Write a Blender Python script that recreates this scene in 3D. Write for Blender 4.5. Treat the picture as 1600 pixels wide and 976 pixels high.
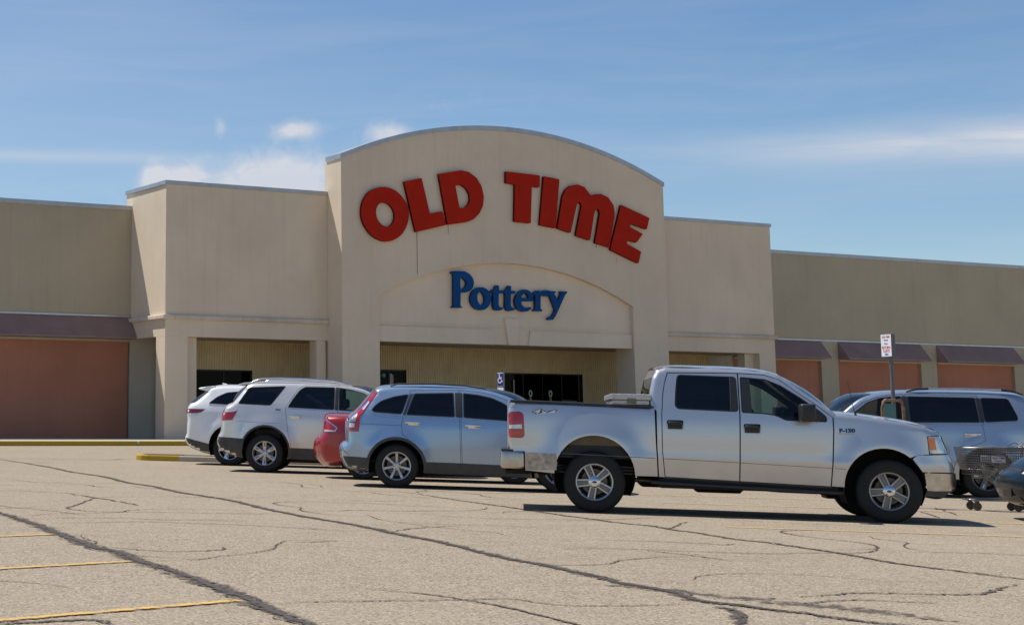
import bpy, bmesh, math, random
import numpy as np
from mathutils import Vector, Matrix
from mathutils.geometry import delaunay_2d_cdt

random.seed(7)
np.random.seed(7)
for _o in list(bpy.data.objects):
    bpy.data.objects.remove(_o, do_unlink=True)
scene = bpy.context.scene
COL = scene.collection
R = math.radians

# ------------------------------------------------------------------ camera
# World axes: X runs along the shop front, Y into the building, Z up (metres).
cam_d = bpy.data.cameras.new('camera')
cam = bpy.data.objects.new('camera', cam_d)
COL.objects.link(cam)
EYE = 1.166
_r = Vector((0.90211322, -0.43144204, 0.00703587))
_f = Vector((0.42560573, 0.89235908, 0.15018331))
_u = _r.cross(_f)
cam.matrix_world = Matrix(((_r.x, _u.x, -_f.x, 0), (_r.y, _u.y, -_f.y, 0), (_r.z, _u.z, -_f.z, EYE), (0, 0, 0, 1)))
cam_d.sensor_fit = 'HORIZONTAL'
cam_d.sensor_width = 36.0
cam_d.lens = 2654.75 / 1600 * 36
cam_d.shift_x = (800 - 275.17) / 1600
cam_d.shift_y = -(488 - 247.32) / 1600
cam_d.clip_start = 0.1
cam_d.clip_end = 6000
scene.camera = cam

# ------------------------------------------------------------------ sun and sky
TO_SUN = Vector((-0.31, 0.41, 1.0)).normalized()
sun_d = bpy.data.lights.new('sun', 'SUN')
sun_d.energy = 5.0
sun_d.angle = R(0.53)
sun_d.color = (1.0, 0.95, 0.865)
sun = bpy.data.objects.new('sun', sun_d)
sun.rotation_euler = (-TO_SUN).to_track_quat('-Z', 'Y').to_euler()
sun.location = (0, 0, 60)
COL.objects.link(sun)

world = bpy.data.worlds.new('World')
scene.world = world
world.use_nodes = True
wn, wl = world.node_tree.nodes, world.node_tree.links
wn.clear()
w_out = wn.new('ShaderNodeOutputWorld')
w_bg = wn.new('ShaderNodeBackground')
w_bg.inputs['Strength'].default_value = 0.09
w_sky = wn.new('ShaderNodeTexSky')
w_sky.sky_type = 'NISHITA'
w_sky.sun_disc = False
w_sky.sun_elevation = math.asin(TO_SUN.z)
w_sky.sun_rotation = math.atan2(TO_SUN.x, TO_SUN.y)
w_sky.altitude = 300
w_sky.air_density = 1.0
w_sky.dust_density = 0.15
w_sky.ozone_density = 4.0
w_tc = wn.new('ShaderNodeTexCoord')


def wmath(op, a, b=None, c=None, clamp=False):
    n = wn.new('ShaderNodeMath')
    n.operation = op
    n.use_clamp = clamp
    for i, v in enumerate((a, b, c)):
        if v is None:
            continue
        if isinstance(v, (int, float)):
            n.inputs[i].default_value = v
        else:
            wl.new(v, n.inputs[i])
    return n.outputs[0]


w_sep = wn.new('ShaderNodeSeparateXYZ')
wl.new(w_tc.outputs['Generated'], w_sep.inputs[0])
w_az = wmath('MULTIPLY', wmath('ARCTAN2', w_sep.outputs['Y'], w_sep.outputs['X']), 57.2958)
w_el = wmath('MULTIPLY', wmath('ARCSINE', w_sep.outputs['Z']), 57.2958)


def wnoise(sx, sy, scale, detail, rough, dist=0.0, ox=0.0):
    cb = wn.new('ShaderNodeCombineXYZ')
    wl.new(wmath('ADD', wmath('MULTIPLY', w_az, sx), ox), cb.inputs[0])
    wl.new(wmath('MULTIPLY', w_el, sy), cb.inputs[1])
    n = wn.new('ShaderNodeTexNoise')
    n.inputs['Scale'].default_value = scale
    n.inputs['Detail'].default_value = detail
    n.inputs['Roughness'].default_value = rough
    n.inputs['Distortion'].default_value = dist
    wl.new(cb.outputs[0], n.inputs['Vector'])
    return n.outputs['Fac']


def wblob(az, el, raz, rel):
    a = wmath('DIVIDE', wmath('SUBTRACT', w_az, az), raz)
    e = wmath('DIVIDE', wmath('SUBTRACT', w_el, el), rel)
    d = wmath('ADD', wmath('MULTIPLY', a, a), wmath('MULTIPLY', e, e))
    return wmath('POWER', 2.71828, wmath('MULTIPLY', d, -1.0))


def wsum(lst):
    o = lst[0]
    for k in lst[1:]:
        o = wmath('ADD', o, k)
    return o


# thin high streaks everywhere, one long streak low on the right, small cumulus low on the left
streak_n = wnoise(0.10, 0.9, 1.0, 6, 0.6, 0.6, 3.1)
veil = wmath('MULTIPLY', wmath('SUBTRACT', streak_n, 0.40, clamp=True), 1.5)
band = wmath('MULTIPLY', wsum([wblob(38.5, 8.50, 8.5, 0.62), wmath('MULTIPLY', wblob(33.0, 8.5, 6.0, 0.75), 0.6)]),
             wmath('ADD', wmath('MULTIPLY', wnoise(0.16, 1.6, 1.0, 5, 0.6, 0.5, 9.0), 0.9), 0.12))
band2 = wmath('MULTIPLY', wblob(68.5, 8.65, 6.0, 0.22), 0.30)
blobs = wsum([wblob(65.25, 8.0, 0.5, 0.55), wblob(64.2, 7.95, 0.6, 0.5), wmath('MULTIPLY', wblob(63.0, 9.75, 0.3, 0.4), 0.55),
              wmath('MULTIPLY', wblob(60.45, 9.6, 0.95, 0.36), 0.8), wmath('MULTIPLY', wblob(57.3, 9.4, 0.95, 0.45), 0.85),
              wmath('MULTIPLY', wblob(60.9, 8.05, 2.6, 0.95), 1.0), wmath('MULTIPLY', wblob(63.0, 7.2, 4.0, 0.7), 0.5),
              wmath('MULTIPLY', wblob(55.5, 10.4, 5.0, 0.5), 0.22)])
puff_n = wnoise(1.5, 1.7, 1.0, 9, 0.66, 0.4, 5.0)
puff = wmath('MULTIPLY', wmath('SUBTRACT', wmath('ADD', wmath('MULTIPLY', blobs, 0.9), wmath('MULTIPLY', puff_n, 1.1)), 0.74, clamp=True), 1.7, clamp=True)
puff = wmath('MULTIPLY', puff, wmath('MULTIPLY', blobs, 1.3, clamp=True))
cloud = wmath('ADD', wmath('ADD', wmath('ADD', wmath('MULTIPLY', veil, 0.20), wmath('MULTIPLY', wblob(72.0, 11.5, 13.0, 6.0), 0.13)), wmath('MULTIPLY', band, 1.0)), wmath('ADD', band2, wmath('MULTIPLY', puff, 0.80)), clamp=True)
# nothing but clear sky below the horizon line
cloud = wmath('MULTIPLY', cloud, wmath('MULTIPLY', w_el, 0.5, clamp=True))
w_mix = wn.new('ShaderNodeMix')
w_mix.data_type = 'RGBA'
wl.new(cloud, w_mix.inputs['Factor'])
w_hs = wn.new('ShaderNodeHueSaturation')
w_hs.inputs['Saturation'].default_value = 1.08
w_hs.inputs['Value'].default_value = 1.14
wl.new(w_sky.outputs[0], w_hs.inputs['Color'])
wl.new(w_hs.outputs[0], w_mix.inputs['A'])
w_mix.inputs['B'].default_value = (7.2, 7.4, 8.0, 1)
wl.new(w_mix.outputs['Result'], w_bg.inputs['Color'])
wl.new(w_bg.outputs[0], w_out.inputs['Surface'])

scene.render.engine = 'CYCLES'
scene.view_settings.view_transform = 'Standard'
scene.view_settings.look = 'None'
scene.view_settings.exposure = 0.05
scene.view_settings.gamma = 1.0
scene.view_settings.use_curve_mapping = False


# ------------------------------------------------------------------ materials
MATS = {}


def nodes_of(name):
    m = bpy.data.materials.new(name)
    m.use_nodes = True
    nt = m.node_tree
    return m, nt, nt.nodes, nt.links, nt.nodes['Principled BSDF']


def tex_noise(nt, vec, scale, detail=3, rough=0.55, dist=0.0):
    n = nt.nodes.new('ShaderNodeTexNoise')
    n.inputs['Scale'].default_value = scale
    n.inputs['Detail'].default_value = detail
    n.inputs['Roughness'].default_value = rough
    n.inputs['Distortion'].default_value = dist
    nt.links.new(vec, n.inputs['Vector'])
    return n.outputs['Fac']


def ramp(nt, fac, p0, p1, c0=(0, 0, 0, 1), c1=(1, 1, 1, 1)):
    r = nt.nodes.new('ShaderNodeValToRGB')
    r.color_ramp.elements[0].position = p0
    r.color_ramp.elements[1].position = p1
    r.color_ramp.elements[0].color = c0
    r.color_ramp.elements[1].color = c1
    nt.links.new(fac, r.inputs[0])
    return r.outputs[0]


def mix_rgb(nt, fac, a, b, blend='MIX'):
    m = nt.nodes.new('ShaderNodeMix')
    m.data_type = 'RGBA'
    m.blend_type = blend
    for sock, v in (('Factor', fac), ('A', a), ('B', b)):
        if isinstance(v, (int, float)):
            m.inputs[sock].default_value = v
        elif isinstance(v, tuple):
            m.inputs[sock].default_value = v if len(v) == 4 else (*v, 1)
        else:
            nt.links.new(v, m.inputs[sock])
    return m.outputs['Result']


def nmath(nt, op, a, b=None, clamp=False):
    n = nt.nodes.new('ShaderNodeMath')
    n.operation = op
    n.use_clamp = clamp
    for i, v in enumerate((a, b)):
        if v is None:
            continue
        if isinstance(v, (int, float)):
            n.inputs[i].default_value = v
        else:
            nt.links.new(v, n.inputs[i])
    return n.outputs[0]


def obj_coord(nt, scale=None):
    t = nt.nodes.new('ShaderNodeTexCoord')
    if scale is None:
        return t.outputs['Object']
    mp = nt.nodes.new('ShaderNodeMapping')
    mp.inputs['Scale'].default_value = scale
    nt.links.new(t.outputs['Object'], mp.inputs[0])
    return mp.outputs[0]


def bump(nt, bsdf, height, strength=0.3, dist=0.01):
    b = nt.nodes.new('ShaderNodeBump')
    b.inputs['Strength'].default_value = strength
    b.inputs['Distance'].default_value = dist
    nt.links.new(height, b.inputs['Height'])
    nt.links.new(b.outputs[0], bsdf.inputs['Normal'])


def simple(name, col, rough=0.5, metal=0.0, var=0.15, scale=6.0, coat=0.0, spec=0.5, bmp=0.0, bscale=40.0):
    if name in MATS:
        return MATS[name]
    m, nt, N, L, b = nodes_of(name)
    v = obj_coord(nt)
    f = tex_noise(nt, v, scale, 4)
    dark = tuple(c * (1 - var) for c in col)
    lite = tuple(min(1, c * (1 + var)) for c in col)
    L.new(mix_rgb(nt, ramp(nt, f, 0.3, 0.7), dark, lite), b.inputs['Base Color'])
    b.inputs['Roughness'].default_value = rough
    b.inputs['Metallic'].default_value = metal
    b.inputs['Specular IOR Level'].default_value = spec
    b.inputs['Coat Weight'].default_value = coat
    b.inputs['Coat Roughness'].default_value = 0.05
    if bmp:
        bump(nt, b, tex_noise(nt, v, bscale, 3), bmp, 0.01)
    MATS[name] = m
    return m


def paint(name, col, metal=0.5, rough=0.32, dust=0.25, dust_top=0.75, coat=0.8):
    """car paint: flake base under clear coat, road dust thinning out above the sills"""
    m, nt, N, L, b = nodes_of(name)
    v = obj_coord(nt)
    sep = N.new('ShaderNodeSeparateXYZ')
    L.new(v, sep.inputs[0])
    flake = tex_noise(nt, v, 900, 1)
    base = mix_rgb(nt, flake, tuple(c * 0.93 for c in col), tuple(min(1, c * 1.07) for c in col))
    up = nmath(nt, 'SUBTRACT', dust_top, sep.outputs['Z'])
    grime = nmath(nt, 'MULTIPLY', nmath(nt, 'MULTIPLY', up, 2.0, True), tex_noise(nt, v, 3, 4, 0.55))
    grime = nmath(nt, 'ADD', nmath(nt, 'MULTIPLY', grime, dust * 2), nmath(nt, 'MULTIPLY', tex_noise(nt, v, 1.5, 3), 0.05), True)
    L.new(mix_rgb(nt, grime, base, (0.23, 0.19, 0.145)), b.inputs['Base Color'])
    L.new(nmath(nt, 'MULTIPLY', nmath(nt, 'SUBTRACT', 1.0, grime), metal), b.inputs['Metallic'])
    L.new(nmath(nt, 'ADD', nmath(nt, 'MULTIPLY', grime, 0.4), rough), b.inputs['Roughness'])
    L.new(nmath(nt, 'MULTIPLY', nmath(nt, 'SUBTRACT', 1.0, grime), coat), b.inputs['Coat Weight'])
    b.inputs['Coat Roughness'].default_value = 0.04
    MATS[name] = m
    return m


def glass(name, tint, refl=1.45, rough=0.0):
    m = bpy.data.materials.new(name)
    m.use_nodes = True
    nt = m.node_tree
    N, L = nt.nodes, nt.links
    N.clear()
    o = N.new('ShaderNodeOutputMaterial')
    tr = N.new('ShaderNodeBsdfTransparent')
    v = obj_coord(nt)
    f = tex_noise(nt, v, 2.5, 3)
    L.new(mix_rgb(nt, f, tuple(c * 0.85 for c in tint), tuple(min(1, c * 1.15) for c in tint)), tr.inputs['Color'])
    gl = N.new('ShaderNodeBsdfGlossy')
    gl.inputs['Roughness'].default_value = rough + 0.015
    gl.inputs['Color'].default_value = (0.95, 0.97, 1, 1)
    fr = N.new('ShaderNodeFresnel')
    fr.inputs['IOR'].default_value = refl
    mx = N.new('ShaderNodeMixShader')
    L.new(fr.outputs[0], mx.inputs[0])
    L.new(tr.outputs[0], mx.inputs[1])
    L.new(gl.outputs[0], mx.inputs[2])
    L.new(mx.outputs[0], o.inputs['Surface'])
    MATS[name] = m
    return m


def stucco(name, col, streak=0.10, blocks=True, patch=0.08):
    """painted masonry: faint block courses, roller texture, drip streaks"""
    m, nt, N, L, b = nodes_of(name)
    v = obj_coord(nt)
    big = tex_noise(nt, v, 0.35, 5, 0.6)
    mid = tex_noise(nt, v, 2.3, 5, 0.6)
    st = tex_noise(nt, obj_coord(nt, (3.0, 3.0, 0.12)), 1.6, 4, 0.6)
    c = mix_rgb(nt, ramp(nt, big, 0.3, 0.72), tuple(x * (1 - patch) for x in col), tuple(min(1, x * (1 + patch)) for x in col))
    c = mix_rgb(nt, nmath(nt, 'MULTIPLY', ramp(nt, st, 0.52, 0.80), streak * 2.2), c, tuple(x * 0.62 for x in col))
    c = mix_rgb(nt, nmath(nt, 'MULTIPLY', ramp(nt, mid, 0.35, 0.8), 0.10), c, tuple(min(1, x * 1.25) for x in col))
    L.new(c, b.inputs['Base Color'])
    b.inputs['Roughness'].default_value = 0.85
    b.inputs['Specular IOR Level'].default_value = 0.25
    fine = tex_noise(nt, v, 30, 4, 0.7)
    h = nmath(nt, 'MULTIPLY', fine, 0.45)
    if blocks:
        # block courses 0.203 m high; running bond along whichever way the wall faces
        mp = N.new('ShaderNodeSeparateXYZ')
        L.new(v, mp.inputs[0])
        cb = N.new('ShaderNodeCombineXYZ')
        L.new(nmath(nt, 'ADD', mp.outputs['X'], mp.outputs['Y']), cb.inputs[0])
        L.new(mp.outputs['Z'], cb.inputs[1])
        br = N.new('ShaderNodeTexBrick')
        br.inputs['Scale'].default_value = 1.0
        br.inputs['Brick Width'].default_value = 0.406
        br.inputs['Row Height'].default_value = 0.203
        br.inputs['Mortar Size'].default_value = 0.006
        br.inputs['Mortar Smooth'].default_value = 0.6
        L.new(cb.outputs[0], br.inputs['Vector'])
        h = nmath(nt, 'SUBTRACT', h, nmath(nt, 'MULTIPLY', br.outputs['Fac'], nmath(nt, 'MULTIPLY', mid, 1.3)))
    bump(nt, b, h, 0.35, 0.012)
    MATS[name] = m
    return m


def asphalt():
    m, nt, N, L, b = nodes_of('asphalt')
    v = obj_coord(nt)
    agg = N.new('ShaderNodeTexVoronoi')
    agg.inputs['Scale'].default_value = 75
    agg.inputs['Randomness'].default_value = 1.0
    L.new(v, agg.inputs['Vector'])
    sep = N.new('ShaderNodeSeparateColor')
    L.new(agg.outputs['Color'], sep.inputs[0])
    fine = tex_noise(nt, v, 120, 4, 0.7)
    mid = tex_noise(nt, v, 2.2, 6, 0.65)
    big = tex_noise(nt, v, 0.13, 5, 0.6)
    scuff = tex_noise(nt, obj_coord(nt, (0.25, 1.4, 1)), 0.9, 5, 0.6)
    c = mix_rgb(nt, ramp(nt, sep.outputs[0], 0.0, 1.0), (0.224, 0.182, 0.131), (0.440, 0.358, 0.261))
    c = mix_rgb(nt, nmath(nt, 'MULTIPLY', ramp(nt, sep.outputs[1], 0.80, 0.86), 0.6), c, (0.548, 0.467, 0.356))
    c = mix_rgb(nt, nmath(nt, 'MULTIPLY', ramp(nt, sep.outputs[2], 0.84, 0.9), 0.8), c, (0.09, 0.08, 0.07))
    c = mix_rgb(nt, nmath(nt, 'MULTIPLY', ramp(nt, fine, 0.45, 0.7), 0.30), c, (0.146, 0.115, 0.085))
    c = mix_rgb(nt, nmath(nt, 'MULTIPLY', ramp(nt, mid, 0.5, 0.75), 0.30), c, (0.189, 0.148, 0.110))
    c = mix_rgb(nt, nmath(nt, 'MULTIPLY', ramp(nt, big, 0.42, 0.68), 0.25), c, (0.406, 0.336, 0.251))
    c = mix_rgb(nt, nmath(nt, 'MULTIPLY', ramp(nt, scuff, 0.55, 0.75), 0.26), c, (0.181, 0.141, 0.104))
    spot = N.new('ShaderNodeTexVoronoi')
    spot.inputs['Scale'].default_value = 0.9
    L.new(v, spot.inputs['Vector'])
    sd = nmath(nt, 'ADD', spot.outputs['Distance'], nmath(nt, 'MULTIPLY', tex_noise(nt, v, 14, 3), 0.05))
    c = mix_rgb(nt, nmath(nt, 'MULTIPLY', ramp(nt, sd, 0.045, 0.06, (1, 1, 1, 1), (0, 0, 0, 1)), 0.7), c, (0.075, 0.062, 0.05))
    oil = tex_noise(nt, v, 0.55, 6, 0.7, 0.4)
    c = mix_rgb(nt, nmath(nt, 'MULTIPLY', ramp(nt, oil, 0.60, 0.78), 0.35), c, (0.16, 0.13, 0.10))
    L.new(c, b.inputs['Base Color'])
    b.inputs['Roughness'].default_value = 0.93
    b.inputs['Specular IOR Level'].default_value = 0.2
    h = nmath(nt, 'ADD', agg.outputs['Distance'], nmath(nt, 'MULTIPLY', fine, 0.6))
    bump(nt, b, h, 0.55, 0.006)
    MATS['asphalt'] = m
    return m


def worn(name, col, keep, scale=9.0, rough=0.8, edge=True):
    """paint or tar lying on the ground: its edges fray and it is worn through in places"""
    m, nt, N, L, b = nodes_of(name)
    v = obj_coord(nt)
    uv = N.new('ShaderNodeTexCoord').outputs['UV']
    su = N.new('ShaderNodeSeparateXYZ')
    L.new(uv, su.inputs[0])
    n1 = tex_noise(nt, v, scale, 6, 0.7)
    n2 = tex_noise(nt, v, scale * 6, 3, 0.7)
    n = nmath(nt, 'ADD', nmath(nt, 'MULTIPLY', n1, 0.65), nmath(nt, 'MULTIPLY', n2, 0.35))
    L.new(mix_rgb(nt, n2, tuple(c * 0.75 for c in col), tuple(min(1, c * 1.2) for c in col)), b.inputs['Base Color'])
    b.inputs['Roughness'].default_value = rough
    b.inputs['Specular IOR Level'].default_value = 0.3
    a = nmath(nt, 'SUBTRACT', keep, n)
    if edge:
        d = nmath(nt, 'ABSOLUTE', nmath(nt, 'SUBTRACT', nmath(nt, 'MULTIPLY', su.outputs['Y'], 2.0), 1.0))
        a = nmath(nt, 'SUBTRACT', a, nmath(nt, 'MULTIPLY', nmath(nt, 'POWER', d, 3.0), 0.42))
    a = nmath(nt, 'MULTIPLY', a, 9.0, True)
    L.new(a, b.inputs['Alpha'])
    MATS[name] = m
    return m

# ------------------------------------------------------------------ object helpers
def tag(o, label=None, cat=None, group=None, kind=None):
    for k, v in (('label', label), ('category', cat), ('group', group), ('kind', kind)):
        if v:
            o[k] = v
    return o


def empty(name, parent=None, mat=None):
    o = bpy.data.objects.new(name, None)
    o.empty_display_size = 0.2
    COL.objects.link(o)
    if mat is not None:
        o.matrix_world = mat
    if parent is not None:
        o.parent = parent
    return o


def mesh_obj(name, verts, faces, mat, parent=None, smooth=False, uvs=None, loc=None):
    me = bpy.data.meshes.new(name)
    me.from_pydata([tuple(map(float, v)) for v in verts], [], faces)
    me.materials.append(mat)
    if smooth:
        for p in me.polygons:
            p.use_smooth = True
    if uvs is not None:
        ul = me.uv_layers.new(name='UVMap')
        for li, l in enumerate(me.loops):
            ul.data[li].uv = uvs[l.vertex_index]
    me.update()
    o = bpy.data.objects.new(name, me)
    COL.objects.link(o)
    if parent is not None:
        o.parent = parent
    if loc is not None:
        o.location = loc
    return o


def bm_obj(name, bm, mat, parent=None, smooth=False, angle=None):
    bmesh.ops.recalc_face_normals(bm, faces=bm.faces[:])
    me = bpy.data.meshes.new(name)
    bm.to_mesh(me)
    bm.free()
    me.materials.append(mat)
    if smooth:
        for p in me.polygons:
            p.use_smooth = True
        if angle:
            me.set_sharp_from_angle(angle=R(angle))
    o = bpy.data.objects.new(name, me)
    COL.objects.link(o)
    if parent is not None:
        o.parent = parent
    return o


def bm_box(bm, x0, x1, y0, y1, z0, z1, bevel=0.0, seg=1):
    vs = [bm.verts.new(p) for p in ((x0, y0, z0), (x1, y0, z0), (x1, y1, z0), (x0, y1, z0), (x0, y0, z1), (x1, y0, z1), (x1, y1, z1), (x0, y1, z1))]
    fs = [bm.faces.new([vs[i] for i in f]) for f in ((0, 3, 2, 1), (4, 5, 6, 7), (0, 1, 5, 4), (1, 2, 6, 5), (2, 3, 7, 6), (3, 0, 4, 7))]
    if bevel:
        es = list({e for f in fs for e in f.edges})
        bmesh.ops.bevel(bm, geom=es, offset=bevel, segments=seg, profile=0.5, affect='EDGES')


def box(name, x0, x1, y0, y1, z0, z1, mat, parent=None, bevel=0.0, seg=1, smooth=False):
    bm = bmesh.new()
    bm_box(bm, min(x0, x1), max(x0, x1), min(y0, y1), max(y0, y1), min(z0, z1), max(z0, z1), bevel, seg)
    return bm_obj(name, bm, mat, parent, smooth, 40 if smooth else None)


def inside(poly, P):
    """vectorised point in polygon"""
    P = np.asarray(P)
    x, y = P[:, 0], P[:, 1]
    r = np.zeros(len(P), bool)
    q = np.asarray(poly)
    for i in range(len(q)):
        x1, y1 = q[i]
        x2, y2 = q[i - 1]
        c = (y1 > y) != (y2 > y)
        if c.any():
            xi = (x2 - x1) * (y - y1) / (y2 - y1 + 1e-15) + x1
            r ^= c & (x < xi)
    return r


def seg_dist(P, line, closed=False):
    """distance of points to a polyline, and index of the nearest segment"""
    P = np.asarray(P, float)
    q = np.asarray(line, float)
    a = q if closed else q[:-1]
    b = np.roll(q, -1, 0) if closed else q[1:]
    best = np.full(len(P), 1e9)
    idx = np.zeros(len(P), int)
    for i in range(len(a)):
        d = b[i] - a[i]
        t = np.clip(((P - a[i]) @ d) / (d @ d + 1e-12), 0, 1)
        dd = np.hypot(P[:, 0] - a[i, 0] - t * d[0], P[:, 1] - a[i, 1] - t * d[1])
        k = dd < best
        best[k] = dd[k]
        idx[k] = i
    return best, idx


def densify(poly, step, closed=True):
    out = []
    n = len(poly)
    for i in range(n if closed else n - 1):
        a, b = poly[i], poly[(i + 1) % n]
        k = max(1, int(math.ceil(math.hypot(b[0] - a[0], b[1] - a[1]) / step)))
        for j in range(k):
            out.append((a[0] + (b[0] - a[0]) * j / k, a[1] + (b[1] - a[1]) * j / k))
    if not closed:
        out.append(tuple(poly[-1]))
    return out


def catmull(pts, n=6, closed=False):
    p = [np.array(q, float) for q in pts]
    if closed:
        p = [p[-1]] + p + [p[0], p[1]]
    else:
        p = [2 * p[0] - p[1]] + p + [2 * p[-1] - p[-2]]
    out = []
    for i in range(1, len(p) - 2):
        # centripetal so that uneven spacing does not overshoot
        t0 = 0
        t1 = t0 + max(1e-6, np.linalg.norm(p[i] - p[i - 1])) ** 0.5
        t2 = t1 + max(1e-6, np.linalg.norm(p[i + 1] - p[i])) ** 0.5
        t3 = t2 + max(1e-6, np.linalg.norm(p[i + 2] - p[i + 1])) ** 0.5
        for k in range(n):
            t = t1 + (t2 - t1) * k / n
            a1 = (t1 - t) / (t1 - t0) * p[i - 1] + (t - t0) / (t1 - t0) * p[i]
            a2 = (t2 - t) / (t2 - t1) * p[i] + (t - t1) / (t2 - t1) * p[i + 1]
            a3 = (t3 - t) / (t3 - t2) * p[i + 1] + (t - t2) / (t3 - t2) * p[i + 2]
            b1 = (t2 - t) / (t2 - t0) * a1 + (t - t0) / (t2 - t0) * a2
            b2 = (t3 - t) / (t3 - t1) * a2 + (t - t1) / (t3 - t1) * a3
            out.append(tuple((t2 - t) / (t2 - t1) * b1 + (t - t1) / (t2 - t1) * b2))
    if not closed:
        out.append(tuple(p[-2]))
    return out


def round_poly(poly, r, n=4):
    """round every corner of a polygon with radius about r"""
    out = []
    m = len(poly)
    for i in range(m):
        a, b, c = (np.array(poly[(i + k) % m], float) for k in (-1, 0, 1))
        la, lc = np.linalg.norm(a - b), np.linalg.norm(c - b)
        d = min(r, la * 0.45, lc * 0.45)
        p, q = b + (a - b) / la * d, b + (c - b) / lc * d
        for k in range(n + 1):
            t = k / n
            out.append(tuple((1 - t) ** 2 * p + 2 * t * (1 - t) * b + t * t * q))
    return out


def area2(poly):
    return sum(poly[i - 1][0] * poly[i][1] - poly[i][0] * poly[i - 1][1] for i in range(len(poly)))


def ccw(poly):
    return list(poly) if area2(poly) > 0 else list(poly)[::-1]


def inset(poly, d):
    """move the outline inwards by d (mitred)"""
    q = [np.array(p, float) for p in ccw(poly)]
    out = []
    n = len(q)
    for i in range(n):
        a, b, c = q[i - 1], q[i], q[(i + 1) % n]
        u, v = b - a, c - b
        u /= np.linalg.norm(u) + 1e-12
        v /= np.linalg.norm(v) + 1e-12
        n1, n2 = np.array((-u[1], u[0])), np.array((-v[1], v[0]))
        m = n1 + n2
        m /= np.linalg.norm(m) + 1e-12
        k = d / max(0.45, m @ n1)
        out.append(tuple(b + m * k))
    return out


def triangulate(outer, holes=(), step=0.06, bstep=None, interior=True, rows=()):
    """2D triangulation with evenly spread inner points; returns (N,2) verts and CCW tris"""
    bstep = bstep or step
    loops = [densify(outer, bstep)] + [densify(h, bstep) for h in holes]
    pts, edges = [], []
    for lp in loops:
        s = len(pts)
        pts += lp
        edges += [(s + i, s + (i + 1) % len(lp)) for i in range(len(lp))]
    if interior:
        q = np.array(outer)
        x0, z0 = q.min(0)
        x1, z1 = q.max(0)
        gx, gz = np.meshgrid(np.arange(x0, x1, step), np.arange(z0, z1, step * 0.87))
        gx[1::2] += step / 2
        G = np.stack([gx.ravel(), gz.ravel()], 1)
        k = inside(outer, G)
        for h in holes:
            k &= ~inside(h, G)
        G = G[k]
        if len(G):
            dm = np.full(len(G), 1e9)
            for lp in loops:
                dm = np.minimum(dm, seg_dist(G, lp, True)[0])
            G = G[dm > max(step * 0.42, (max(rows) + step * 0.3) if rows else 0)]
            for d in rows:
                Q = np.array(inset(loops[0], d))
                if area2(loops[0]) < 0:
                    pass
                kk = inside(outer, Q)
                for h in holes:
                    kk &= ~inside(h, Q)
                Q = Q[kk]
                if len(Q):
                    dq = np.full(len(Q), 1e9)
                    for lp in loops:
                        dq = np.minimum(dq, seg_dist(Q, lp, True)[0])
                    Q = Q[dq > d * 0.8]
                    G = np.concatenate([G, Q]) if len(Q) else G
            pts = pts + [tuple(g) for g in G]
    vo, eo, fo, *_ = delaunay_2d_cdt([Vector((float(a), float(b))) for a, b in pts], edges, [], 0, 1e-6)
    V = np.array([(v.x, v.y) for v in vo])
    T = np.array([f[:3] for f in fo])
    cen = V[T].mean(1)
    k = inside(outer, cen)
    for h in holes:
        k &= ~inside(h, cen)
    T = T[k]
    a, b, c = V[T[:, 0]], V[T[:, 1]], V[T[:, 2]]
    s = (b[:, 0] - a[:, 0]) * (c[:, 1] - a[:, 1]) - (b[:, 1] - a[:, 1]) * (c[:, 0] - a[:, 0])
    T[s < 0] = T[s < 0][:, ::-1]
    return V, T[np.abs(s) > (2e-5 if interior else 1e-10)]


def slab(name, outer, holes, y0, y1, mat, parent=None, mat_edge=None):
    """a plate standing in the XZ plane between y0 (front) and y1 (back), with holes"""
    V, T = triangulate(outer, holes, interior=False, bstep=50)
    n = len(V)
    verts = [(v[0], y0, v[1]) for v in V] + [(v[0], y1, v[1]) for v in V]
    faces = [tuple(int(i) for i in t) for t in T] + [tuple(int(i) + n for i in t[::-1]) for t in T]
    cnt = {}
    for t in T:
        for i in range(3):
            e = (int(t[i]), int(t[(i + 1) % 3]))
            cnt[e] = cnt.get(e, 0) + 1
    nf = len(faces)
    for (a, b) in cnt:
        if (b, a) not in cnt:
            faces.append((b, a, a + n, b + n))
    o = mesh_obj(name, verts, faces, mat, parent)
    if mat_edge is not None:
        o.data.materials.append(mat_edge)
        for p in o.data.polygons[nf:]:
            p.material_index = 1
    return o


def tube(name, pts, r, mat, parent=None, n=10, closed=False, cap=True):
    P = [Vector(p) for p in pts]
    verts, faces = [], []
    m = len(P)
    up = Vector((0, 0, 1))
    for i in range(m):
        if closed:
            d = P[(i + 1) % m] - P[i - 1]
        else:
            d = P[min(i + 1, m - 1)] - P[max(i - 1, 0)]
        d.normalize()
        a = d.cross(up)
        if a.length < 0.05:
            a = d.cross(Vector((0, 1, 0)))
        a.normalize()
        b = a.cross(d)
        rr = r[i] if isinstance(r, (list, tuple)) else r
        for k in range(n):
            t = 2 * math.pi * k / n
            verts.append(P[i] + a * math.cos(t) * rr + b * math.sin(t) * rr)
    for i in range(m if closed else m - 1):
        for k in range(n):
            j = (i + 1) % m
            faces.append((i * n + k, i * n + (k + 1) % n, j * n + (k + 1) % n, j * n + k))
    if cap and not closed:
        faces.append(tuple(range(n)))
        faces.append(tuple(range((m - 1) * n, m * n))[::-1])
    bm = bmesh.new()
    bv = [bm.verts.new(v) for v in verts]
    for f in faces:
        bm.faces.new([bv[i] for i in f])
    return bm_obj(name, bm, mat, parent, True, 50)


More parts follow.
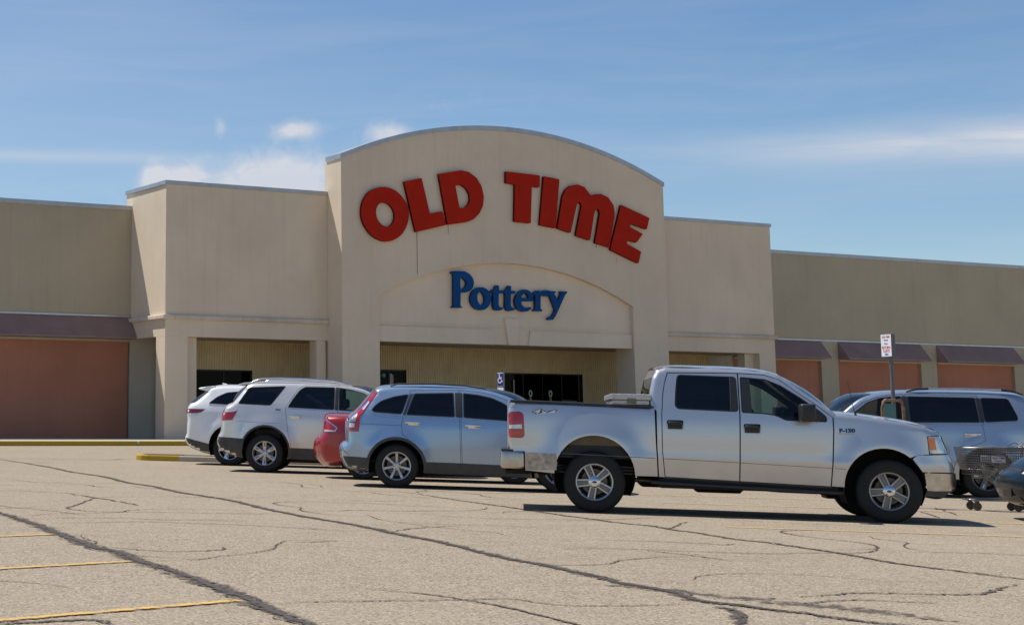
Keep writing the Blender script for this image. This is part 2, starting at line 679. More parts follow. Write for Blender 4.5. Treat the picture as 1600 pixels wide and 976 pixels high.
def lathe(name, prof, mat, parent=None, n=40, axis='Y', closed=False):
    """prof: (radius, axial) pairs, spun about the local axis"""
    verts, faces = [], []
    m = len(prof)
    for k in range(n):
        a = 2 * math.pi * k / n
        for r, w in prof:
            if axis == 'Y':
                verts.append((r * math.cos(a), w, r * math.sin(a)))
            else:
                verts.append((r * math.cos(a), r * math.sin(a), w))
    for k in range(n):
        k2 = (k + 1) % n
        for i in range(m if closed else m - 1):
            i2 = (i + 1) % m
            faces.append((k * m + i, k * m + i2, k2 * m + i2, k2 * m + i))
    bm = bmesh.new()
    bv = [bm.verts.new(v) for v in verts]
    for f in faces:
        try:
            bm.faces.new([bv[i] for i in f])
        except ValueError:
            pass
    bmesh.ops.remove_doubles(bm, verts=bm.verts[:], dist=1e-5)
    return bm_obj(name, bm, mat, parent, True, 35)


def text_obj(name, body, size, mat, parent, M4, extrude=0.003, space=1.0, xscale=1.0, offset=0.0, shear=0.0):
    cu = bpy.data.curves.new('t', 'FONT')
    cu.body = body
    cu.size = size
    cu.align_x = 'CENTER'
    cu.align_y = 'CENTER'
    cu.extrude = extrude
    cu.offset = offset
    cu.shear = shear
    cu.space_character = space
    cu.resolution_u = 3
    t = bpy.data.objects.new('t', cu)
    COL.objects.link(t)
    me = bpy.data.meshes.new_from_object(t)
    bpy.data.objects.remove(t, do_unlink=True)
    bpy.data.curves.remove(cu)
    me.name = name
    me.transform(M4 @ Matrix.Diagonal((xscale, 1, 1, 1)))
    me.materials.clear()
    me.materials.append(mat)
    o = bpy.data.objects.new(name, me)
    COL.objects.link(o)
    o.parent = parent
    return o


def ground(X, Y):
    pl = -0.016 * 40 * np.tanh((X - 14.06) / 40) + 0.0085 * 30 * np.tanh((Y - 17.25) / 30)
    t = np.clip((Y - 34) / 19, 0, 1)
    t = t * t * (3 - 2 * t)
    return pl * (1 - t) + t * 0.166


def stand(X, Y, h, dz=0.0):
    """matrix of a thing standing on the lot at X, Y with heading h"""
    e = 0.5
    n = Vector((-(ground(X + e, Y) - ground(X - e, Y)), -(ground(X, Y + e) - ground(X, Y - e)), 1.0)).normalized()
    f = Vector((math.cos(h), math.sin(h), 0))
    f = (f - n * f.dot(n)).normalized()
    l = n.cross(f)
    z = float(ground(X, Y)) + dz
    return Matrix(((f.x, l.x, n.x, X), (f.y, l.y, n.y, Y), (f.z, l.z, n.z, z), (0, 0, 0, 1)))


# ------------------------------------------------------------------ material set
asphalt()
M_WALL = stucco('painted_masonry', (0.712, 0.594, 0.450))
M_LEDGE = stucco('weathered_ledge', (0.60, 0.51, 0.42), streak=0.30, blocks=False, patch=0.30)
M_WING = stucco('painted_masonry_olive', (0.450, 0.386, 0.275))
M_TYMP = stucco('stucco_panel', (0.765, 0.635, 0.487), streak=0.05, blocks=False)
M_RED = stucco('brick_red_panel', (0.44, 0.188, 0.117), streak=0.10, blocks=False, patch=0.14)
M_TAN = stucco('tan_panel', (0.47, 0.42, 0.33), streak=0.05, blocks=False)
M_AWN = simple('awning_maroon', (0.278, 0.171, 0.147), 0.62, var=0.12, scale=1.2, bmp=0.1, bscale=6)
M_COPE = simple('coping_metal', (0.42, 0.43, 0.45), 0.38, 0.6, var=0.10, scale=2.5)
M_FLASH = simple('flashing_metal', (0.50, 0.52, 0.56), 0.35, 0.6, var=0.10, scale=3)
M_SIDING = simple('ribbed_siding', (0.67, 0.535, 0.30), 0.6, var=0.10, scale=1.5)
M_SOFFIT = simple('soffit_board', (0.45, 0.36, 0.23), 0.8, var=0.1)
M_FRAME = simple('dark_aluminium', (0.020, 0.020, 0.018), 0.4, 0.4, var=0.2)
M_STORE = glass('store_glass', (0.10, 0.12, 0.10), 1.16)
M_DARK = simple('shop_interior', (0.030, 0.030, 0.026), 0.9, var=0.3, scale=1)
M_CONC = simple('concrete', (0.43, 0.375, 0.30), 0.9, var=0.14, scale=3, bmp=0.25, bscale=60)
M_DIRT = simple('island_soil', (0.13, 0.10, 0.072), 0.95, var=0.35, scale=9, bmp=0.8, bscale=25)
M_KERBY = None
M_LRED = simple('sign_red', (0.42, 0.020, 0.008), 0.75, var=0.08, scale=1.5, spec=0.08)
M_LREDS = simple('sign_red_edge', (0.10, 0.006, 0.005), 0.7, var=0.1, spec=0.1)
M_LBLUE = simple('sign_blue', (0.005, 0.070, 0.23), 0.7, var=0.08, scale=1.5, spec=0.1)
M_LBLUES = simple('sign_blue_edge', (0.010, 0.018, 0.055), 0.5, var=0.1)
M_ROOF = simple('roof_membrane', (0.35, 0.34, 0.32), 0.9, var=0.15)
M_TAR = worn('crack_tar', (0.085, 0.068, 0.056), 0.84, 7.0, 0.7)
M_TARW = worn('crack_tar_smeared', (0.098, 0.078, 0.064), 0.72, 9.0, 0.75)
M_SMEAR = worn('crack_tar_specks', (0.11, 0.088, 0.07), 0.56, 16.0, 0.8)
M_YEL = worn('yellow_line', (0.66, 0.41, 0.11), 0.62, 14.0)
M_YELF = worn('yellow_line_faded', (0.64, 0.45, 0.16), 0.50, 16.0)
M_KERB = worn('kerb_yellow', (0.46, 0.31, 0.028), 0.74, 5.0, edge=False)


# ------------------------------------------------------------------ parking lot
gx = [-2500, -1200, -600, -300, -150, -90, -60] + list(np.arange(-40, 110.1, 2.0)) + [140, 200, 350, 700, 1300, 2500]
gy = [-2500, -1200, -600, -300, -150, -90, -60] + list(np.arange(-40, 70.1, 2.0)) + [100, 160, 300, 700, 1300, 2500]
gv = [(x, y, float(ground(x, y))) for y in gy for x in gx]
nx = len(gx)
gf = [(j * nx + i, j * nx + i + 1, (j + 1) * nx + i + 1, (j + 1) * nx + i) for j in range(len(gy) - 1) for i in range(nx - 1)]
lot = mesh_obj('parking_lot', gv, gf, MATS['asphalt'], smooth=True)
tag(lot, kind='structure')


def ground_strip(name, path, width, mat, jitter=0.0, lift=0.005, step=0.12, taper=True, seed=0):
    rnd = random.Random(seed)
    P = catmull([np.array(p, float) for p in path], 8) if len(path) > 2 else densify(path, step, False)
    P = [np.array(p) for p in densify(P, step, False)]
    verts, uvs, faces = [], [], []
    n = len(P)
    wob = 0.0
    acc = 0.0
    for i in range(n):
        d = P[min(i + 1, n - 1)] - P[max(i - 1, 0)]
        d = d / (np.linalg.norm(d) + 1e-9)
        nn = np.array((-d[1], d[0]))
        wob = 0.7 * wob + rnd.uniform(-1, 1) * jitter
        w = width * (1 + (rnd.uniform(-0.35, 0.5) if jitter else 0))
        if taper:
            w *= min(1.0, 0.25 + 4.0 * min(i, n - 1 - i) / n)
        if i:
            acc += float(np.linalg.norm(P[i] - P[i - 1]))
        for s, v in ((-1, 0.0), (1, 1.0)):
            q = P[i] + nn * (s * w / 2 + wob)
            verts.append((q[0], q[1], float(ground(q[0], q[1])) + lift))
            uvs.append((acc, v))
        if i:
            a = 2 * i
            faces.append((a - 2, a - 1, a + 1, a)[::-1])
    return mesh_obj(name, verts, faces, mat, lot, uvs=uvs)


RED_LETTERS = [
 ([(36.822,10.375),(37.288,10.293),(37.661,10.036),(37.915,9.69),(37.989,9.293),(37.903,8.927),(37.685,8.556),(37.353,8.3),(36.978,8.173),(36.607,8.202),(36.239,8.361),(35.966,8.623),(35.785,8.929),(35.72,9.282),(35.794,9.682),(36.005,10.032),(36.355,10.273)],[(36.813,9.743),(37.092,9.64),(37.266,9.411),(37.295,9.133),(37.175,8.887),(36.94,8.767),(36.685,8.841),(36.502,9.029),(36.422,9.282),(36.462,9.523),(36.603,9.691)]),
 ([(37.774,10.654),(38.623,10.864),(39.004,9.419),(39.616,9.556),(39.774,8.99),(38.299,8.616)],[]),
 ([(39.453,11.083),(40.566,11.31),(40.958,11.267),(41.347,11.046),(41.586,10.711),(41.69,10.285),(41.641,9.912),(41.46,9.573),(41.158,9.31),(40.812,9.169),(39.861,9.006)],[(40.274,10.655),(40.553,10.706),(40.795,10.578),(40.962,10.363),(40.995,10.119),(40.917,9.91),(40.728,9.764),(40.468,9.728)]),
 ([(42.835,11.421),(44.597,11.365),(44.568,10.849),(44.157,10.852),(44.061,9.295),(43.212,9.318),(43.287,10.891),(42.822,10.921)],[]),
 ([(44.8,11.348),(45.616,11.271),(45.36,9.155),(44.519,9.25)],[]),
 ([(45.441,9.16),(45.768,10.581),(45.933,10.845),(46.19,11.024),(46.571,11.115),(46.946,11.022),(47.282,10.676),(47.572,10.755),(47.828,10.781),(48.208,10.656),(48.484,10.339),(48.554,9.984),(48.451,9.516),(48.199,8.482),(47.415,8.636),(47.732,9.936),(47.674,10.086),(47.599,10.122),(47.494,10.05),(47.424,9.867),(47.166,8.735),(46.398,8.898),(46.759,10.21),(46.7,10.324),(46.606,10.354),(46.528,10.273),(46.132,9.0)],[]),
 ([(48.905,10.374),(50.45,9.885),(50.283,9.369),(49.423,9.57),(49.339,9.437),(50.058,9.166),(49.681,8.76),(49.217,8.839),(49.128,8.707),(49.926,8.387),(49.76,7.866),(48.233,8.382)],[]),
]
BLUE_LETTERS = [
 ([(40.132,7.101),(40.254,7.147),(40.789,7.158),(41.031,7.059),(41.198,6.883),(41.243,6.702),(41.189,6.498),(41.015,6.349),(40.794,6.281),(40.575,6.293),(40.548,5.728),(40.635,5.691),(40.634,5.65),(40.126,5.633),(40.136,5.674),(40.214,5.717),(40.241,7.005),(40.131,7.053)],[(40.564,6.898),(40.709,6.863),(40.853,6.768),(40.884,6.627),(40.822,6.484),(40.675,6.417),(40.563,6.413)]),
 ([(42.089,6.077),(42.064,5.942),(42.0,5.817),(41.901,5.712),(41.775,5.634),(41.633,5.592),(41.486,5.587),(41.346,5.62),(41.225,5.689),(41.132,5.787),(41.074,5.907),(41.056,6.04),(41.08,6.174),(41.144,6.299),(41.242,6.404),(41.367,6.482),(41.509,6.526),(41.656,6.531),(41.796,6.499),(41.919,6.43),(42.013,6.331),(42.071,6.21)],[(41.766,6.097),(41.769,5.987),(41.744,5.891),(41.693,5.821),(41.625,5.788),(41.551,5.798),(41.481,5.849),(41.427,5.933),(41.396,6.037),(41.393,6.146),(41.418,6.243),(41.469,6.313),(41.536,6.346),(41.611,6.336),(41.68,6.285),(41.735,6.201)]),
 ([(42.097,6.411),(42.273,6.499),(42.351,6.645),(42.5,6.638),(42.48,6.446),(42.743,6.435),(42.665,6.318),(42.476,6.303),(42.453,5.813),(42.525,5.726),(42.7,5.752),(42.622,5.636),(42.398,5.588),(42.25,5.623),(42.18,5.763),(42.203,6.313),(42.096,6.35)],[]),
 ([(42.708,6.418),(42.885,6.506),(42.964,6.652),(43.114,6.646),(43.094,6.453),(43.359,6.442),(43.28,6.325),(43.09,6.309),(43.066,5.818),(43.139,5.73),(43.315,5.757),(43.236,5.64),(43.01,5.592),(42.861,5.627),(42.79,5.768),(42.815,6.319),(42.706,6.356)],[]),
 ([(43.273,6.046),(43.364,6.254),(43.545,6.445),(43.749,6.523),(43.951,6.514),(44.15,6.406),(44.236,6.203),(44.231,6.047),(43.608,6.017),(43.63,5.894),(43.753,5.776),(43.929,5.761),(44.107,5.808),(44.105,5.726),(43.924,5.617),(43.672,5.589),(43.447,5.663),(43.312,5.843)],[(43.597,6.16),(43.667,6.285),(43.796,6.393),(43.945,6.316),(44.007,6.175)]),
 ([(44.251,6.369),(44.382,6.497),(44.56,6.513),(44.619,6.445),(44.816,6.535),(45.072,6.524),(45.038,6.274),(44.808,6.286),(44.682,6.344),(44.614,6.258),(44.597,5.742),(44.688,5.692),(44.676,5.642),(44.218,5.635),(44.23,5.677),(44.323,5.733),(44.34,6.31),(44.249,6.328)],[]),
 ([(45.02,6.501),(45.406,6.516),(45.403,6.453),(45.325,6.417),(45.521,6.126),(45.697,6.431),(45.636,6.462),(45.648,6.512),(46.016,6.526),(45.998,6.455),(45.918,6.41),(45.398,5.5),(45.238,5.309),(45.032,5.282),(44.931,5.32),(44.984,5.384),(45.191,5.452),(45.299,5.621),(45.354,5.726),(45.067,6.378),(45.008,6.438)],[]),
]
CRACKS = [
 ('wide',0.16,[(6.49,18.68),(6.34,17.64),(6.2,16.65),(6.08,15.8),(5.87,14.75),(5.68,13.83),(5.57,13.16),(5.57,12.68),(5.41,12.03),(5.36,11.58),(5.26,10.92),(5.15,10.31),(5.04,9.82),(4.98,9.45),(4.85,8.95),(4.76,8.57),(4.67,8.12),(4.61,7.69),(4.57,7.26)]),
 ('wide',0.13,[(13.66,38.97),(13.41,36.94),(12.85,33.28),(12.13,29.75),(11.85,27.6),(11.27,25.33),(11.12,24.03),(10.71,22.28),(10.61,21.25),(10.47,20.22),(10.12,18.86),(9.85,17.72),(9.69,16.85),(9.57,15.96),(9.43,15.09),(9.2,14.15),(9.09,13.44),(8.88,12.73),(8.68,12.08),(8.55,11.54),(8.49,11.06),(8.37,10.59),(8.28,10.18),(8.1,9.69),(8.08,9.4),(8.0,9.0),(7.81,8.55),(7.89,8.35),(7.89,8.08),(7.96,7.89),(7.96,7.65),(8.0,7.44),(8.07,7.27),(8.07,7.01)]),
 ('mid',0.07,[(14.76,22.86),(14.59,21.9),(14.26,20.74),(14.01,19.61),(13.78,18.58),(13.57,17.77),(13.37,17.01),(13.24,16.31),(13.11,15.59),(13.16,15.22),(12.92,14.58),(12.85,14.12),(12.56,13.26),(12.58,12.85),(12.42,12.28),(12.28,11.75),(12.08,11.2),(11.86,10.66),(11.81,10.28),(11.78,9.95),(11.72,9.6),(11.7,9.29),(11.67,9.0)]),
 ('thin',0.03,[(6.27,16.02),(6.82,16.12),(7.38,16.19),(7.8,15.92),(8.21,15.65),(8.55,15.25),(8.85,14.82),(9.31,14.78)]),
 ('thin',0.035,[(9.55,21.03),(8.99,20.93),(7.75,18.99),(7.54,18.67),(7.44,18.24),(7.57,17.89),(8.1,17.76),(8.64,17.63),(9.36,17.43),(9.68,17.42)]),
 ('thin',0.05,[(8.82,21.98),(8.79,21.0),(8.75,20.17),(8.69,19.53),(8.62,18.99)]),
 ('thin',0.03,[(5.61,13.32),(5.78,12.97),(5.95,12.72),(6.27,12.68),(6.54,12.8),(6.65,12.95),(6.63,13.09)]),
 ('thin',0.025,[(5.01,9.09),(5.32,9.11),(5.75,9.06),(6.18,9.01),(6.63,8.96),(6.72,8.6),(7.0,8.5),(7.34,8.46),(7.66,8.49)]),
 ('thin',0.03,[(8.31,8.29),(8.74,8.39),(9.02,8.38),(9.25,8.2),(9.49,8.03)]),
 ('thin',0.04,[(8.72,8.64),(9.08,8.71),(9.41,8.75),(9.74,8.63),(10.01,8.52),(10.3,8.52),(10.75,8.76),(11.29,9.0)]),
 ('mid',0.06,[(7.69,8.3),(7.61,8.06),(7.33,7.72),(7.08,7.47)]),
 ('thin',0.03,[(10.47,12.24),(10.52,11.89),(10.52,11.49),(10.47,11.09)]),
 ('thin',0.03,[(11.99,20.5),(12.53,20.12),(13.16,20.14)]),
 ('thin',0.03,[(7.57,13.43),(7.89,13.5),(8.12,13.55)]),
 ('thin',0.08,[(13.82,38.51),(14.81,38.58),(15.45,38.53),(16.37,38.33),(17.64,39.39)]),
 ('thin',0.06,[(12.7,35.39),(13.29,35.38),(13.87,34.95)]),
 ('mid',0.05,[(3.04,8.53),(3.31,8.57),(3.64,8.57),(3.64,8.38)]),
 ('thin',0.03,[(12.83,14.59),(13.64,15.29),(14.22,15.8)]),
 ('thin',0.03,[(10.83,13.44),(11.28,13.19),(11.75,12.82),(11.83,12.66),(12.11,12.78)]),
 ('thin',0.04,[(20.17,17.64),(19.58,16.95),(19.0,16.3)]),
 ('thin',0.04,[(21.5,18.55),(20.69,17.63),(19.92,16.8)]),
 ('thin',0.03,[(7.18,18.67),(6.65,18.5)]),
 ('thin',0.03,[(9.98,21.05),(10.7,20.84),(11.7,21.05)]),
 ('thin',0.03,[(9.37,14.64),(9.95,15.05),(10.69,15.38)]),
]


def strand(pts, amp, seed):
    """a copy of a crack path that wanders off and back"""
    rnd = random.Random(seed)
    q = densify(catmull([np.array(p, float) for p in pts], 6), 0.45, False) if len(pts) > 2 else densify(pts, 0.3, False)
    return [(x + rnd.uniform(-amp, amp), y + rnd.uniform(-amp, amp)) for x, y in q]


for i, (kind, w, pts) in enumerate(CRACKS):
    if kind == 'wide':
        ground_strip('crack_seal', strand(pts, w * 0.12, i), w * 0.42, M_TAR, 0.010, 0.008, 0.045, seed=i)
        ground_strip('crack_seal', strand(pts, w * 0.38, i + 20), w * 0.22, M_TAR, 0.012, 0.007, 0.045, seed=i + 20)
        ground_strip('crack_seal', strand(pts, w * 0.55, i + 40), w * 0.14, M_TARW, 0.014, 0.006, 0.045, seed=i + 40)
        ground_strip('crack_seal_smear', pts, w * 1.9, M_SMEAR, 0.02, 0.005, 0.09, seed=i + 50)
    elif kind == 'mid':
        ground_strip('crack_seal', strand(pts, w * 0.25, i), w * 0.6, M_TAR, 0.010, 0.007, 0.05, seed=i)
        ground_strip('crack_seal', strand(pts, w * 0.8, i + 20), w * 0.3, M_TARW, 0.010, 0.006, 0.05, seed=i + 20)
        ground_strip('crack_seal_smear', pts, w * 2.0, M_SMEAR, 0.02, 0.005, 0.1, seed=i + 50)
    else:
        ground_strip('crack_seal', strand(pts, w * 0.5, i), w * 1.05, M_TARW, 0.008, 0.006, 0.05, seed=i)
# hairline cracks the seal crew left alone
_rc = random.Random(31)
for i in range(46):
    x, y, a = _rc.uniform(4, 16), _rc.uniform(8, 26), _rc.uniform(0, 6.28)
    path = [(x, y)]
    for k in range(_rc.randint(3, 8)):
        a += _rc.uniform(-0.7, 0.7)
        x, y = x + 0.5 * math.cos(a), y + 0.5 * math.sin(a)
        path.append((x, y))
    ground_strip('hairline_crack', path, _rc.uniform(0.016, 0.036), M_TARW, 0.008, 0.006, 0.06, seed=i + 200)
# the worn smear where two seals meet in the foreground
ground_strip('crack_seal_smear', [(7.9, 9.6), (8.1, 9.1), (8.25, 8.5), (8.5, 7.9), (8.6, 7.3)], 0.42, M_SMEAR, 0.05, 0.004, 0.1, seed=400)


def pline(a, ang, l0, l1, faded=False, w=0.125):
    c, s = math.cos(R(ang)), math.sin(R(ang))
    ground_strip('parking_line', [(a[0] + c * l0, a[1] + s * l0), (a[0] + c * l1, a[1] + s * l1)], w, M_YELF if faded else M_YEL, 0, 0.009, 0.5, False)


for a in ((5.76, 14.57), (5.31, 11.86), (4.85, 9.25)):
    pline(a, 18.8, -6.0, 0.0)
pline((12.13, 14.18), -36.5, -2.2, 5.0, True)
pline((11.47, 11.19), -36.5, -1.0, 3.6, True)
for k in range(0, 8):
    # stalls of the parked row, one line between each pair of cars
    bx, by = 13.0 + 0.565 * 2.95 * k, 15.6 + 0.825 * 2.95 * k
    pline((bx, by), -34.0, 1.2, 5.6, k > 3)
for k in range(0, 4):
    bx, by = 18.2 + 0.565 * 2.95 * k, 13.0 + 0.825 * 2.95 * k
    pline((bx, by), -34.0, 0.8, 6.0, True)

# kerb island beyond the white cars
isl_m = stand(17.2, 38.34, R(-31.1))
island = mesh_obj('parking_island', [], [], M_CONC)
bpy.data.objects.remove(island, do_unlink=True)
ip = round_poly([(0, 0), (9.0, 0), (9.0, 1.5), (0, 1.5)], 0.5, 5)
ii = inset(ip, 0.16)
n = len(ip)
iv, ifc = [], []
ip = ccw(ip)
for ring, z in ((ip, -0.05), (ip, 0.11), (inset(ip, 0.02), 0.13), (ii, 0.13), (ii, 0.09)):
    iv += [(p[0], p[1], z) for p in ring]
for k in range(4):
    ifc += [(k * n + i, k * n + (i + 1) % n, (k + 1) * n + (i + 1) % n, (k + 1) * n + i) for i in range(n)]
island = mesh_obj('parking_island', iv, ifc, M_CONC)
island.matrix_world = isl_m
tag(island, kind='structure')
mesh_obj('island_soil', [(p[0], p[1], 0.10 + 0.02 * math.sin(9 * p[0])) for p in ii], [tuple(range(n))], M_DIRT, island)
# yellow paint on its near nose, as a skin over the kerb
yp = [p for p in densify(ip, 0.05) if p[0] < 1.15]
yp.sort(key=lambda p: math.atan2(p[1] - 0.75, p[0] - 1.16) % (2 * math.pi))
yv, yf = [], []
for p in yp:
    c = np.array(p) - np.array((1.3, 0.75))
    c = c / np.linalg.norm(c)
    for dx, z in ((0.004, -0.04), (0.004, 0.112), (-0.016, 0.135), (-0.10, 0.135)):
        yv.append((p[0] + c[0] * dx, p[1] + c[1] * dx, z))
for i in range(len(yp) - 1):
    for k in range(3):
        yf.append((i * 4 + k, (i + 1) * 4 + k, (i + 1) * 4 + k + 1, i * 4 + k + 1))
mesh_obj('kerb_paint', yv, yf, M_KERB, island)

# sidewalk with its painted kerb along the shop front
SW = EYE - 0.85
walk = box('sidewalk', -30, 115, 54.28, 63.5, -0.5, SW, M_CONC)
tag(walk, kind='structure')
for i in range(24):
    x0 = -30 + i * 6.05
    kx = box('kerb', x0, x0 + 6.03, 54.10, 54.275, -0.4, SW + 0.006, M_CONC, walk, 0.02, 2)
    box('kerb_paint', x0 + 0.02, x0 + 6.01, 54.096, 54.23, 0.1, SW + 0.010, M_KERB, walk, 0.02, 2)

# ------------------------------------------------------------------ the shop building
shop = empty('store_building', mat=Matrix.Translation((43.14, 60.0, SW)))
tag(shop, 'tan flat-roofed store with tall arched entrance tower and long side wings', 'building')
SHOP_INV = Matrix.Translation((-43.14, -60.0, -SW))


def sp(o, parent=None):
    """hang a piece built in world coordinates on the building"""
    if parent is None or parent is shop:
        o.data.transform(SHOP_INV)
        o.parent = shop
    else:
        o.data.transform(SHOP_INV)
        o.parent = parent
    return o


E = EYE
YT, YB, YW, YR = 57.83, 58.93, 62.19, 62.0
XL, XT0, XT1, XR = 27.69, 34.89, 51.40, 58.66
LINT = 3.04 + E


def arc(x0, z0, x1, z1, zap, n=36):
    """circular arc from (x0,z0) over the apex height zap to (x1,z1)"""
    half, rise = (x1 - x0) / 2, zap - (z0 + z1) / 2
    rad = (half * half + rise * rise) / (2 * rise)
    cx, cz = (x0 + x1) / 2, zap - rad
    a0 = math.asin(half / rad)
    out = []
    for i in range(n + 1):
        t = -a0 + 2 * a0 * i / n
        out.append((cx + rad * math.sin(t), cz + rad * math.cos(t) + (z1 - z0) * ((i / n) - 0.5)))
    return out


top = arc(XT0, 10.28 + E, XT1, 10.20 + E, 12.0 + E)
arch = arc(36.62, 4.86 + E, 49.50, 4.84 + E, 6.41 + E, 30)
outer = [(XT0, SW - 0.3), (36.62, SW - 0.3)] + arch + [(49.50, SW - 0.3), (XT1, SW - 0.3)] + top[::-1]
tower = sp(slab('tower_wall', outer, [], YT, YT + 0.45, M_WALL))
# thickness of the tower parapet and its side walls
sp(slab('tower_back_wall', [(XT0 + 0.01, 8.0 + E), (XT1 - 0.01, 8.0 + E)] + [(x, z - 0.02) for x, z in top[::-1][1:-1]], [], YT + 0.46, YT + 1.1, M_WALL))
for x0, x1 in ((XT0, XT0 + 0.4), (XT1 - 0.4, XT1)):
    sp(box('tower_side_wall', x0 + 0.002, x1 - 0.002, YT + 0.452, YB + 0.16, SW - 0.3, 10.262 + E if x0 < 40 else 10.18 + E, M_WALL))
for x0, x1 in ((36.2, 36.618), (49.502, 49.9)):
    sp(box('tower_pier', x0, x1, YT + 0.452, YT + 1.2, SW - 0.3, 4.9 + E, M_WALL))
# arched panel set back in the wall, with raised lintel blocks and keystone
tymp = sp(slab('arch_panel', [(36.63, LINT), (49.49, LINT)] + [(x, z) for x, z in arch[::-1]], [], YT + 0.20, YT + 0.5, M_TYMP))
sp(slab('lintel_block', [(36.64, LINT - 0.01), (42.25, LINT - 0.01), (42.13, 3.65 + E), (36.64, 3.65 + E)], [], YT + 0.12, YT + 0.199, M_TYMP), tymp)
sp(slab('lintel_block', [(44.01, LINT - 0.01), (49.48, LINT - 0.01), (49.48, 3.63 + E), (44.12, 3.64 + E)], [], YT + 0.12, YT + 0.199, M_TYMP), tymp)
sp(slab('keystone', [(42.98, LINT - 0.01), (43.42, LINT - 0.01), (43.58, 4.12 + E), (42.80, 4.12 + E)], [], YT + 0.10, YT + 0.199, M_TYMP), tymp)
sp(box('arch_ledge', 36.64, 49.48, YT + 0.16, YT + 0.199, 3.74 + E, 3.80 + E, M_TYMP), tymp)


M_DRIP = worn('drip_stain', (0.27, 0.225, 0.185), 0.66, 3.0, 0.9)


def drip(x, z1, z0, w):
    v = [(x - w / 2, YT - 0.004, z0), (x + w / 2, YT - 0.004, z0), (x + w / 2, YT - 0.004, z1), (x - w / 2, YT - 0.004, z1)]
    return sp(mesh_obj('drip_stain', v, [(0, 1, 2, 3)], M_DRIP, uvs=[(0, 0), (0, 1), (1, 1), (1, 0)]), tower)


for x, z1, z0, w in ((38.45, 8.1, 5.75, .05), (39.98, 8.6, 7.5, .045), (38.75, 8.1, 7.6, .10), (46.9, 8.2, 7.6, .05), (47.6, 8.0, 7.3, .05), (48.7, 7.3, 6.7, .04), (46.2, 8.6, 8.2, .06)):
    drip(x, z1 + E - 0.4, z0 + E, w)


def arc_coping(name, pts, y0, y1, th):
    v, f = [], []
    n = len(pts)
    for i, (x, z) in enumerate(pts):
        for (y, dz) in ((y0, -0.02), (y0, th), (y1, th), (y1, -0.02)):
            v.append((x, y, z + dz))
    for i in range(n - 1):
        for k in range(4):
            f.append((i * 4 + k, (i + 1) * 4 + k, (i + 1) * 4 + (k + 1) % 4, i * 4 + (k + 1) % 4))
    f += [(0, 1, 2, 3), tuple((n - 1) * 4 + k for k in (3, 2, 1, 0))]
    return mesh_obj(name, v, f, M_COPE)


cop = [(XT0 - 0.04, top[0][1])] + top[1:-1] + [(XT1 + 0.04, top[-1][1])]
sp(arc_coping('tower_coping', cop, YT - 0.045, YT + 1.15, 0.17))
# sheet joints of the coping
for k in (5, 12, 19, 26, 32):
    x, z = top[k]
    sp(box('coping_joint', x - 0.03, x + 0.03, YT - 0.052, YT - 0.046, z - 0.03 + 0.0, z + 0.17, M_COPE))

# projecting bays either side of the tower
for sgn, xa, xb in ((-1, XL, XT0), (1, XT1, XR)):
    wall = sp(box('bay_wall', xa + 0.003, xb - 0.003, YB, YB + 0.4, LINT, 8.88 + E, M_WALL))
    # flank wall returning to the wing, and the far flank
    xo = xa if sgn < 0 else xb
    xi0, xi1 = (xo, xo + 0.4) if sgn < 0 else (xo - 0.4, xo)
    sp(box('bay_flank', xi0 + 0.004, xi1 - 0.004, YB + 0.402, YW + 0.5, LINT, 8.87 + E, M_WALL))
    sp(box('bay_coping', xa - (0.05 if sgn < 0 else 0.0), xb + (0.05 if sgn > 0 else 0.0), YB - 0.05, YB + 0.5, 8.88 + E, 9.035 + E, M_COPE))
    sp(box('bay_coping', xi0 - 0.05, xi1 + 0.05, YB + 0.502, YW + 0.55, 8.875 + E, 9.03 + E, M_COPE))
    # ledge band that runs round the bay
    bx0, bx1 = (xa - 0.12, xb - 0.005) if sgn < 0 else (xa + 0.005, xb + 0.12)
    sp(box('bay_ledge', bx0, bx1, YB - 0.12, YB - 0.001, 3.69 + E, 3.86 + E, M_LEDGE, bevel=0.03, seg=2))
    fx0, fx1 = (xo - 0.12, xo + 0.003) if sgn < 0 else (xo - 0.003, xo + 0.12)
    sp(box('bay_ledge', fx0, fx1, YB + 0.0, YW - 0.01, 3.69 + E, 3.86 + E, M_LEDGE, bevel=0.03, seg=2))
    # columns
    c0, c1 = (XL, XL + 0.97) if sgn < 0 else (XR - 0.97, XR)
    sp(box('column', c0 + 0.005, c1, YB + 0.004, YB + 0.82, SW - 0.3, LINT - 0.002, M_WALL))
    p0, p1 = (c1 + 0.001, c1 + 0.55) if sgn < 0 else (c0 - 0.55, c0 - 0.001)
    sp(box('column', p0, p1, YB + 0.36, YB + 0.82, SW - 0.3, LINT - 0.003, M_WALL))
    q0, q1 = (XT0 - 0.53, XT0 - 0.12) if sgn < 0 else (XT1 + 0.12, XT1 + 0.53)
    sp(box('column', q0, q1, YB + 0.004, YB + 0.55, SW - 0.3, LINT - 0.004, M_WALL))
    sp(box('bay_roof', xa + 0.4, xb, YB + 0.41, YW + 3, 8.2 + E, 8.3 + E, M_ROOF))
# covered walk: soffit and back wall
sp(box('soffit', XL + 0.42, XR - 0.42, YB + 0.41, YR + 0.3, LINT + 0.02, LINT + 0.12, M_SOFFIT))
sp(box('soffit', XT0 + 0.42, XT1 - 0.42, YT + 0.51, YB + 0.4, LINT + 0.03, LINT + 0.12, M_SOFFIT))
sp(box('back_wall_end', XL + 0.0, 28.85, YR + 0.19, YR + 0.4, SW - 0.3, LINT + 0.3, M_TAN))
sp(box('back_wall_end', 57.5, XR, YR + 0.19, YR + 0.4, SW - 0.3, LINT + 0.3, M_TAN))


